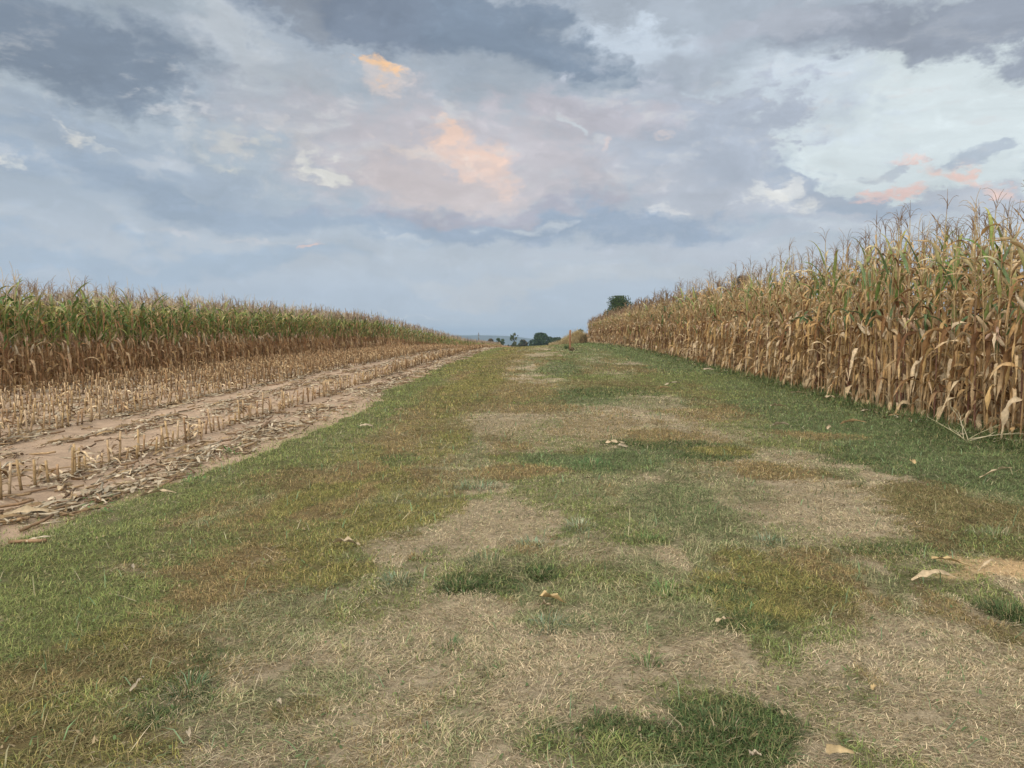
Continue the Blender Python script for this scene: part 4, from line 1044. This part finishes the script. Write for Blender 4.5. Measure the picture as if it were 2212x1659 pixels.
# tan tall grass mound past the end of the right corn
def tall_grass(x0, y0, rx, ry, h, n, label, cols, seed, wf=1.0):
    rr = np.random.default_rng(seed); a = rr.uniform(0, 6.28, n); r = np.sqrt(rr.random(n)); x = rx * r * np.cos(a); y = ry * r * np.sin(a)
    z0 = float(gz(x0, y0)); hh = h * (1 - .55 * r ** 2) * (.7 + .5 * vnoise((x + 20) * 1.3, (y + 20) * 1.3, seed, 2))
    cc = np.array(cols)[rr.integers(0, len(cols), n)] * rr.uniform(.7, 1.25, (n, 1))
    zb = gz(x0 + x, y0 + y) - z0 + hh * rr.random(n) * .45
    arr = blades(x, y, zb, hh * rr.uniform(.4, .75, n), rr.uniform(.02, .04, n) * wf, rr.uniform(.05, .7, n), rr.uniform(0, 6.28, n), cc, rr.uniform(.2, 1.0, n))
    o = link('tall_grass_clump', mesh_from('tall_grass_clump', arr, M_GRASS), None, (x0, y0, z0)); tag(o, label, 'tall grass')
STRAW = [(.50,.39,.20),(.42,.31,.15),(.56,.46,.26),(.34,.25,.12)]
def at_depth(px, Y): return (px - 1170) / FPX * Y
tall_grass(at_depth(1247, 99), 99, 1.5, 2.5, 2.15, 5200, 'big mound of pale straw-coloured grass at the far end of the right corn', STRAW, 1)
tall_grass(at_depth(1226, 101), 101, 1.1, 2, 1.45, 2600, 'lower straw-coloured grass clump between the post and the big mound', STRAW, 2)
tall_grass(at_depth(1262, 97), 97, .6, 1.2, 1.6, 1500, 'brownish weed clump tucked against the end of the corn', [(.22,.15,.08),(.30,.21,.11),(.16,.14,.06)], 3)
tall_grass(at_depth(1205, 104), 104, 1.3, 1.5, .75, 1300, 'low tan weeds trailing left of the straw-coloured clumps on the crest', STRAW + [(.3,.2,.14)], 4)

# ------------------------------------------------------------------ trees
def tree(name, x0, y0, height, rx, label, cols, seed, n_leaf=2600, leafsize=.4, crown_from=.2, lumps=9, gap=.0, top_bias=1.0, trunk=(.06,.045,.035), group='trees beyond the crest of the track', trunk_r=.035):
    rr = random.Random(seed); rn = np.random.default_rng(seed)
    z0 = float(gz(x0, y0)) - .05
    root = empty(name, (x0, y0, z0)); tag(root, label, 'tree', group)
    g = Geo(); tr = height * trunk_r * .6
    th = height * .75
    tp = [Vector((rr.uniform(-.02, .02) * height * (i / 6), rr.uniform(-.02, .02) * height * (i / 6), th * i / 6)) for i in range(7)]
    tubelike(g, tp, [tr * (1 - .8 * i / 6) + .02 for i in range(7)], trunk, 7, False)
    cen = []
    for k in range(lumps):
        t = rr.uniform(0, 1) ** .8; hz = height * (crown_from + (1 - crown_from) * (.12 + .72 * t))
        env = (1 - max(0, t - .35) ** 2 * 1.7)
        a = rr.uniform(0, 6.28); q = rx * env * rr.uniform(.4, .95)
        c = Vector((q * math.cos(a), q * math.sin(a), hz)); s = rx * rr.uniform(.3, .5)
        cen.append((c, s))
        b = tp[min(5, max(1, int(hz / th * 5 * .7)))]
        mid = (b + c) / 2 + Vector((0, 0, -.04 * height))
        tubelike(g, [b, mid, c, c + (c - mid) * .4], [tr * .45, tr * .3, tr * .18, tr * .06], trunk, 5, False)
    cen.append((Vector((0, 0, height * .84)), rx * .38)); cen.append((Vector((0, 0, height * (crown_from + .35 * (1 - crown_from)))), rx * .5))
    Cn = np.array([[*c, s] for c, s in cen]); wts = Cn[:, 3] ** 2; wts /= wts.sum()
    idx = rn.choice(len(Cn), n_leaf, p=wts); dirs = rn.normal(size=(n_leaf, 3)); dirs /= np.linalg.norm(dirs, axis=1)[:, None]
    rad = Cn[idx, 3] * (.45 + .62 * rn.random(n_leaf) ** .6)
    pos = Cn[idx, :3] + dirs * rad[:, None] * np.array([1, 1, .85])
    pos[:, 2] = np.minimum(pos[:, 2], height)
    if gap:
        gn = vnoise(pos[:, 0] * 1.6 / rx * 2 + 9, pos[:, 2] * 1.6 / rx * 2, seed, 2); pos = pos[gn > gap]
    n = len(pos); s = leafsize * rn.uniform(.5, 1.2, n)
    a1 = rn.normal(size=(n, 3)); a1 /= np.linalg.norm(a1, axis=1)[:, None]; a2 = np.cross(a1, rn.normal(size=(n, 3))); a2 /= np.linalg.norm(a2, axis=1)[:, None]
    V = np.stack([pos - a1 * s[:, None] * .5, pos + a2 * s[:, None] * .3, pos + a1 * s[:, None] * .5, pos - a2 * s[:, None] * .3], 1).reshape(-1, 3)
    cc = np.array(cols)[rn.integers(0, len(cols), n)] * rn.uniform(.7, 1.3, (n, 1))
    CC = np.repeat(cc, 4, 0)
    link('trunk', mesh_from('trunk', g.arrays(), M_BARK, True), root)
    link('crown', mesh_from('crown', (V, CC, np.arange(n * 4, dtype=np.int32), np.full(n, 4)), M_TREE), root)
    return root
DK = [(.035,.06,.022),(.05,.08,.03),(.028,.045,.02)]
OLV = [(.09,.10,.04),(.12,.12,.05),(.07,.08,.03)]
BRW = [(.10,.07,.045),(.08,.065,.035),(.13,.09,.05)]
LGT = [(.09,.13,.045),(.13,.17,.06),(.06,.09,.03)]
def T(xa, xb, ytop, Y, **k):
    x0 = at_depth((xa + xb) / 2, Y); rx = (xb - xa) / 2 / FPX * Y; zt = EYE - (ytop - 716) / FPX * Y; return dict(x0=x0, y0=Y, height=zt - float(gz(x0, Y)), rx=rx, **k)
tree('broadleaf_tree', label='big dark green tree, largest of the far trees left of the wooden post', cols=DK, seed=1, n_leaf=5200, leafsize=1.0, crown_from=.08, lumps=13, **T(1147, 1193, 719, 437))
tree('broadleaf_tree', label='dark rounded tree right behind the big dark one', cols=DK, seed=2, n_leaf=2600, leafsize=1.0, crown_from=.1, **T(1176, 1202, 725, 470))
tree('broadleaf_tree', label='broad dark tree between the big dark one and the straw grass', cols=DK + [(.06,.07,.03)], seed=3, n_leaf=3200, leafsize=1.0, crown_from=.1, **T(1190, 1221, 728, 450))
tree('broadleaf_tree', label='low dark tree filling the dip left of the big dark one', cols=DK, seed=4, n_leaf=1500, leafsize=1.0, crown_from=.1, **T(1139, 1155, 740, 460))
tree('broadleaf_tree', label='round-topped dark tree with brownish crown left of the low dark one', cols=DK + BRW, seed=5, n_leaf=2200, leafsize=1.0, crown_from=.1, **T(1116, 1141, 734, 440))
tree('airy_tree', label='tall thin tree with open crown and bare trunk against the hills', cols=OLV + DK, seed=6, n_leaf=1000, leafsize=.9, crown_from=.56, lumps=8, gap=.45, trunk_r=.03, **T(1099, 1124, 719, 400))
tree('olive_shrub', label='olive bush at the foot of the tall thin tree', cols=OLV, seed=7, n_leaf=1400, leafsize=.8, crown_from=.05, **T(1102, 1122, 737, 395))
tree('broadleaf_tree', label='brown-leaved dome-shaped tree right of the utility pole', cols=BRW, seed=8, n_leaf=2000, leafsize=.9, crown_from=.1, **T(1048, 1073, 730, 400))
tree('airy_tree', label='ragged green tree between the brown dome and the tall thin tree', cols=LGT + DK, seed=9, n_leaf=1300, leafsize=.8, crown_from=.1, lumps=8, gap=.42, **T(1067, 1085, 727, 380))
tree('airy_tree', label='narrow spiky green tree beside the end of the left corn', cols=DK + LGT, seed=10, n_leaf=900, leafsize=.8, crown_from=.1, lumps=7, gap=.38, **T(1080, 1093, 729, 370))
for xa, xb, yt, s, lab in ((1090, 1106, 741, 31, 'low bluish tree far off, left of the tall thin tree'), (1128, 1146, 744, 32, 'low far tree in the gap left of the low dark tree')):
    tree('broadleaf_tree', label=lab, cols=DK, seed=s, n_leaf=1200, leafsize=2.0, crown_from=.05, **T(xa, xb, yt, 900))
tree('broadleaf_tree', label='green round tree rising above the far end of the right corn', cols=[(.035,.06,.018),(.05,.08,.022),(.025,.04,.015),(.08,.10,.03)], seed=21, n_leaf=9000, leafsize=.34, crown_from=.3, lumps=16, group='trees behind the right field', **T(1294, 1374, 640, 180))
tree('broadleaf_tree', label='grey-brown treetop just showing through the tassels of the right corn', cols=[(.10,.085,.06),(.13,.11,.08),(.07,.06,.045)], seed=22, n_leaf=6000, leafsize=.3, crown_from=.3, lumps=12, group='trees behind the right field', **T(1572, 1630, 590, 150))
tree('broadleaf_tree', label='small olive treetop behind the straw grass mound', cols=OLV, seed=23, n_leaf=1500, leafsize=.4, crown_from=.15, group='trees behind the right field', **T(1240, 1268, 709, 170))

# utility pole
Yp = 300.0; xp = at_depth(1034, Yp); zp = float(gz(xp, Yp)); hp = EYE - (718.5 - 716) / FPX * Yp - zp
pole = empty('utility_pole', (xp, Yp, zp)); tag(pole, 'lone grey utility pole rising behind the left corn against the hills', 'utility pole')
g = Geo(); tubelike(g, [(0, 0, -.2), (0, 0, hp * .5), (0, 0, hp)], [.17, .15, .13], (.13, .11, .09), 8); link('pole', mesh_from('pole', g.arrays(), M_BARK), pole)
g = Geo(); tubelike(g, [(-.45, .17, hp - .9), (.45, .17, hp - .9)], [.06, .06], (.13, .11, .09), 6); link('crossarm', mesh_from('crossarm', g.arrays(), M_BARK), pole)
g = Geo(); tubelike(g, [(.0, -.3, hp - 2.2), (.0, -.3, hp - 1.4)], [.2, .2], (.22, .23, .24), 10); link('transformer', mesh_from('transformer', g.arrays(), M_BARK), pole)

# ------------------------------------------------------------------ blue hills far off
hx = np.arange(-9000, 9001, 60.0); D = 5200.0
prof = np.interp(hx, [at_depth(q, D) for q in (200, 700, 960, 1040, 1090, 1120, 1151, 1200, 1300, 1700, 2500)], [733, 728, 725, 724.3, 724.5, 727, 731, 737, 739, 736, 738])
ridge = EYE - (prof - 716) / FPX * D + (vnoise(hx * .0012, 0 * hx, 7, 3) - .5) * 8 + (vnoise(hx * .012, 0 * hx, 8, 3) - .5) * 3
us = np.linspace(-1, 1, 21); HX, U = np.meshgrid(hx, us)
HY = D + U * 900
base_z = -122.0
HZ = base_z + (ridge[None, :] - base_z) * np.cos(U * math.pi / 2) ** 1.3 + (vnoise(HX * .004, HY * .004, 9, 4) - .5) * 10 * np.sin((U + 1) * math.pi / 2 * .999) * (np.abs(U) > .12)
v = np.stack([HX, HY, HZ], -1).reshape(-1, 3); i_ = np.arange(HX.size).reshape(HX.shape)
f = np.stack([i_[:-1, :-1], i_[:-1, 1:], i_[1:, 1:], i_[1:, :-1]], -1).reshape(-1)
c = np.ones((len(v), 3)) * A(.045, .06, .045) * (.8 + .4 * vnoise(v[:, 0] * .01, v[:, 1] * .01, 14, 3)[:, None])
tag(link('hills', mesh_from('hills', (v, c, f, np.full(len(f) // 4, 4)), M_FAR, True)), kind='structure')

# ------------------------------------------------------------------ air
def haze(x0, x1, y0, y1, z0, z1, density):
    me = bpy.data.meshes.new('haze')
    vs = [(x, y, z) for z in (z0, z1) for y in (y0, y1) for x in (x0, x1)]
    me.from_pydata(vs, [], [(0, 2, 3, 1), (4, 5, 7, 6), (0, 1, 5, 4), (2, 6, 7, 3), (0, 4, 6, 2), (1, 3, 7, 5)])
    m = bpy.data.materials.new('haze'); m.use_nodes = True; t = m.node_tree; t.nodes.clear()
    pv = t.nodes.new('ShaderNodeVolumePrincipled'); pv.inputs['Color'].default_value = (.44, .545, .69, 1); pv.inputs['Density'].default_value = density; pv.inputs['Anisotropy'].default_value = 0
    o = t.nodes.new('ShaderNodeOutputMaterial'); t.links.new(pv.outputs[0], o.inputs['Volume'])
    me.materials.append(m)
    ob = link('haze', me); tag(ob, 'thin bluish air over the distant hills', 'haze', kind='stuff')
haze(-14500, 14500, -3500, 14500, -127, 45, 1.5e-4)
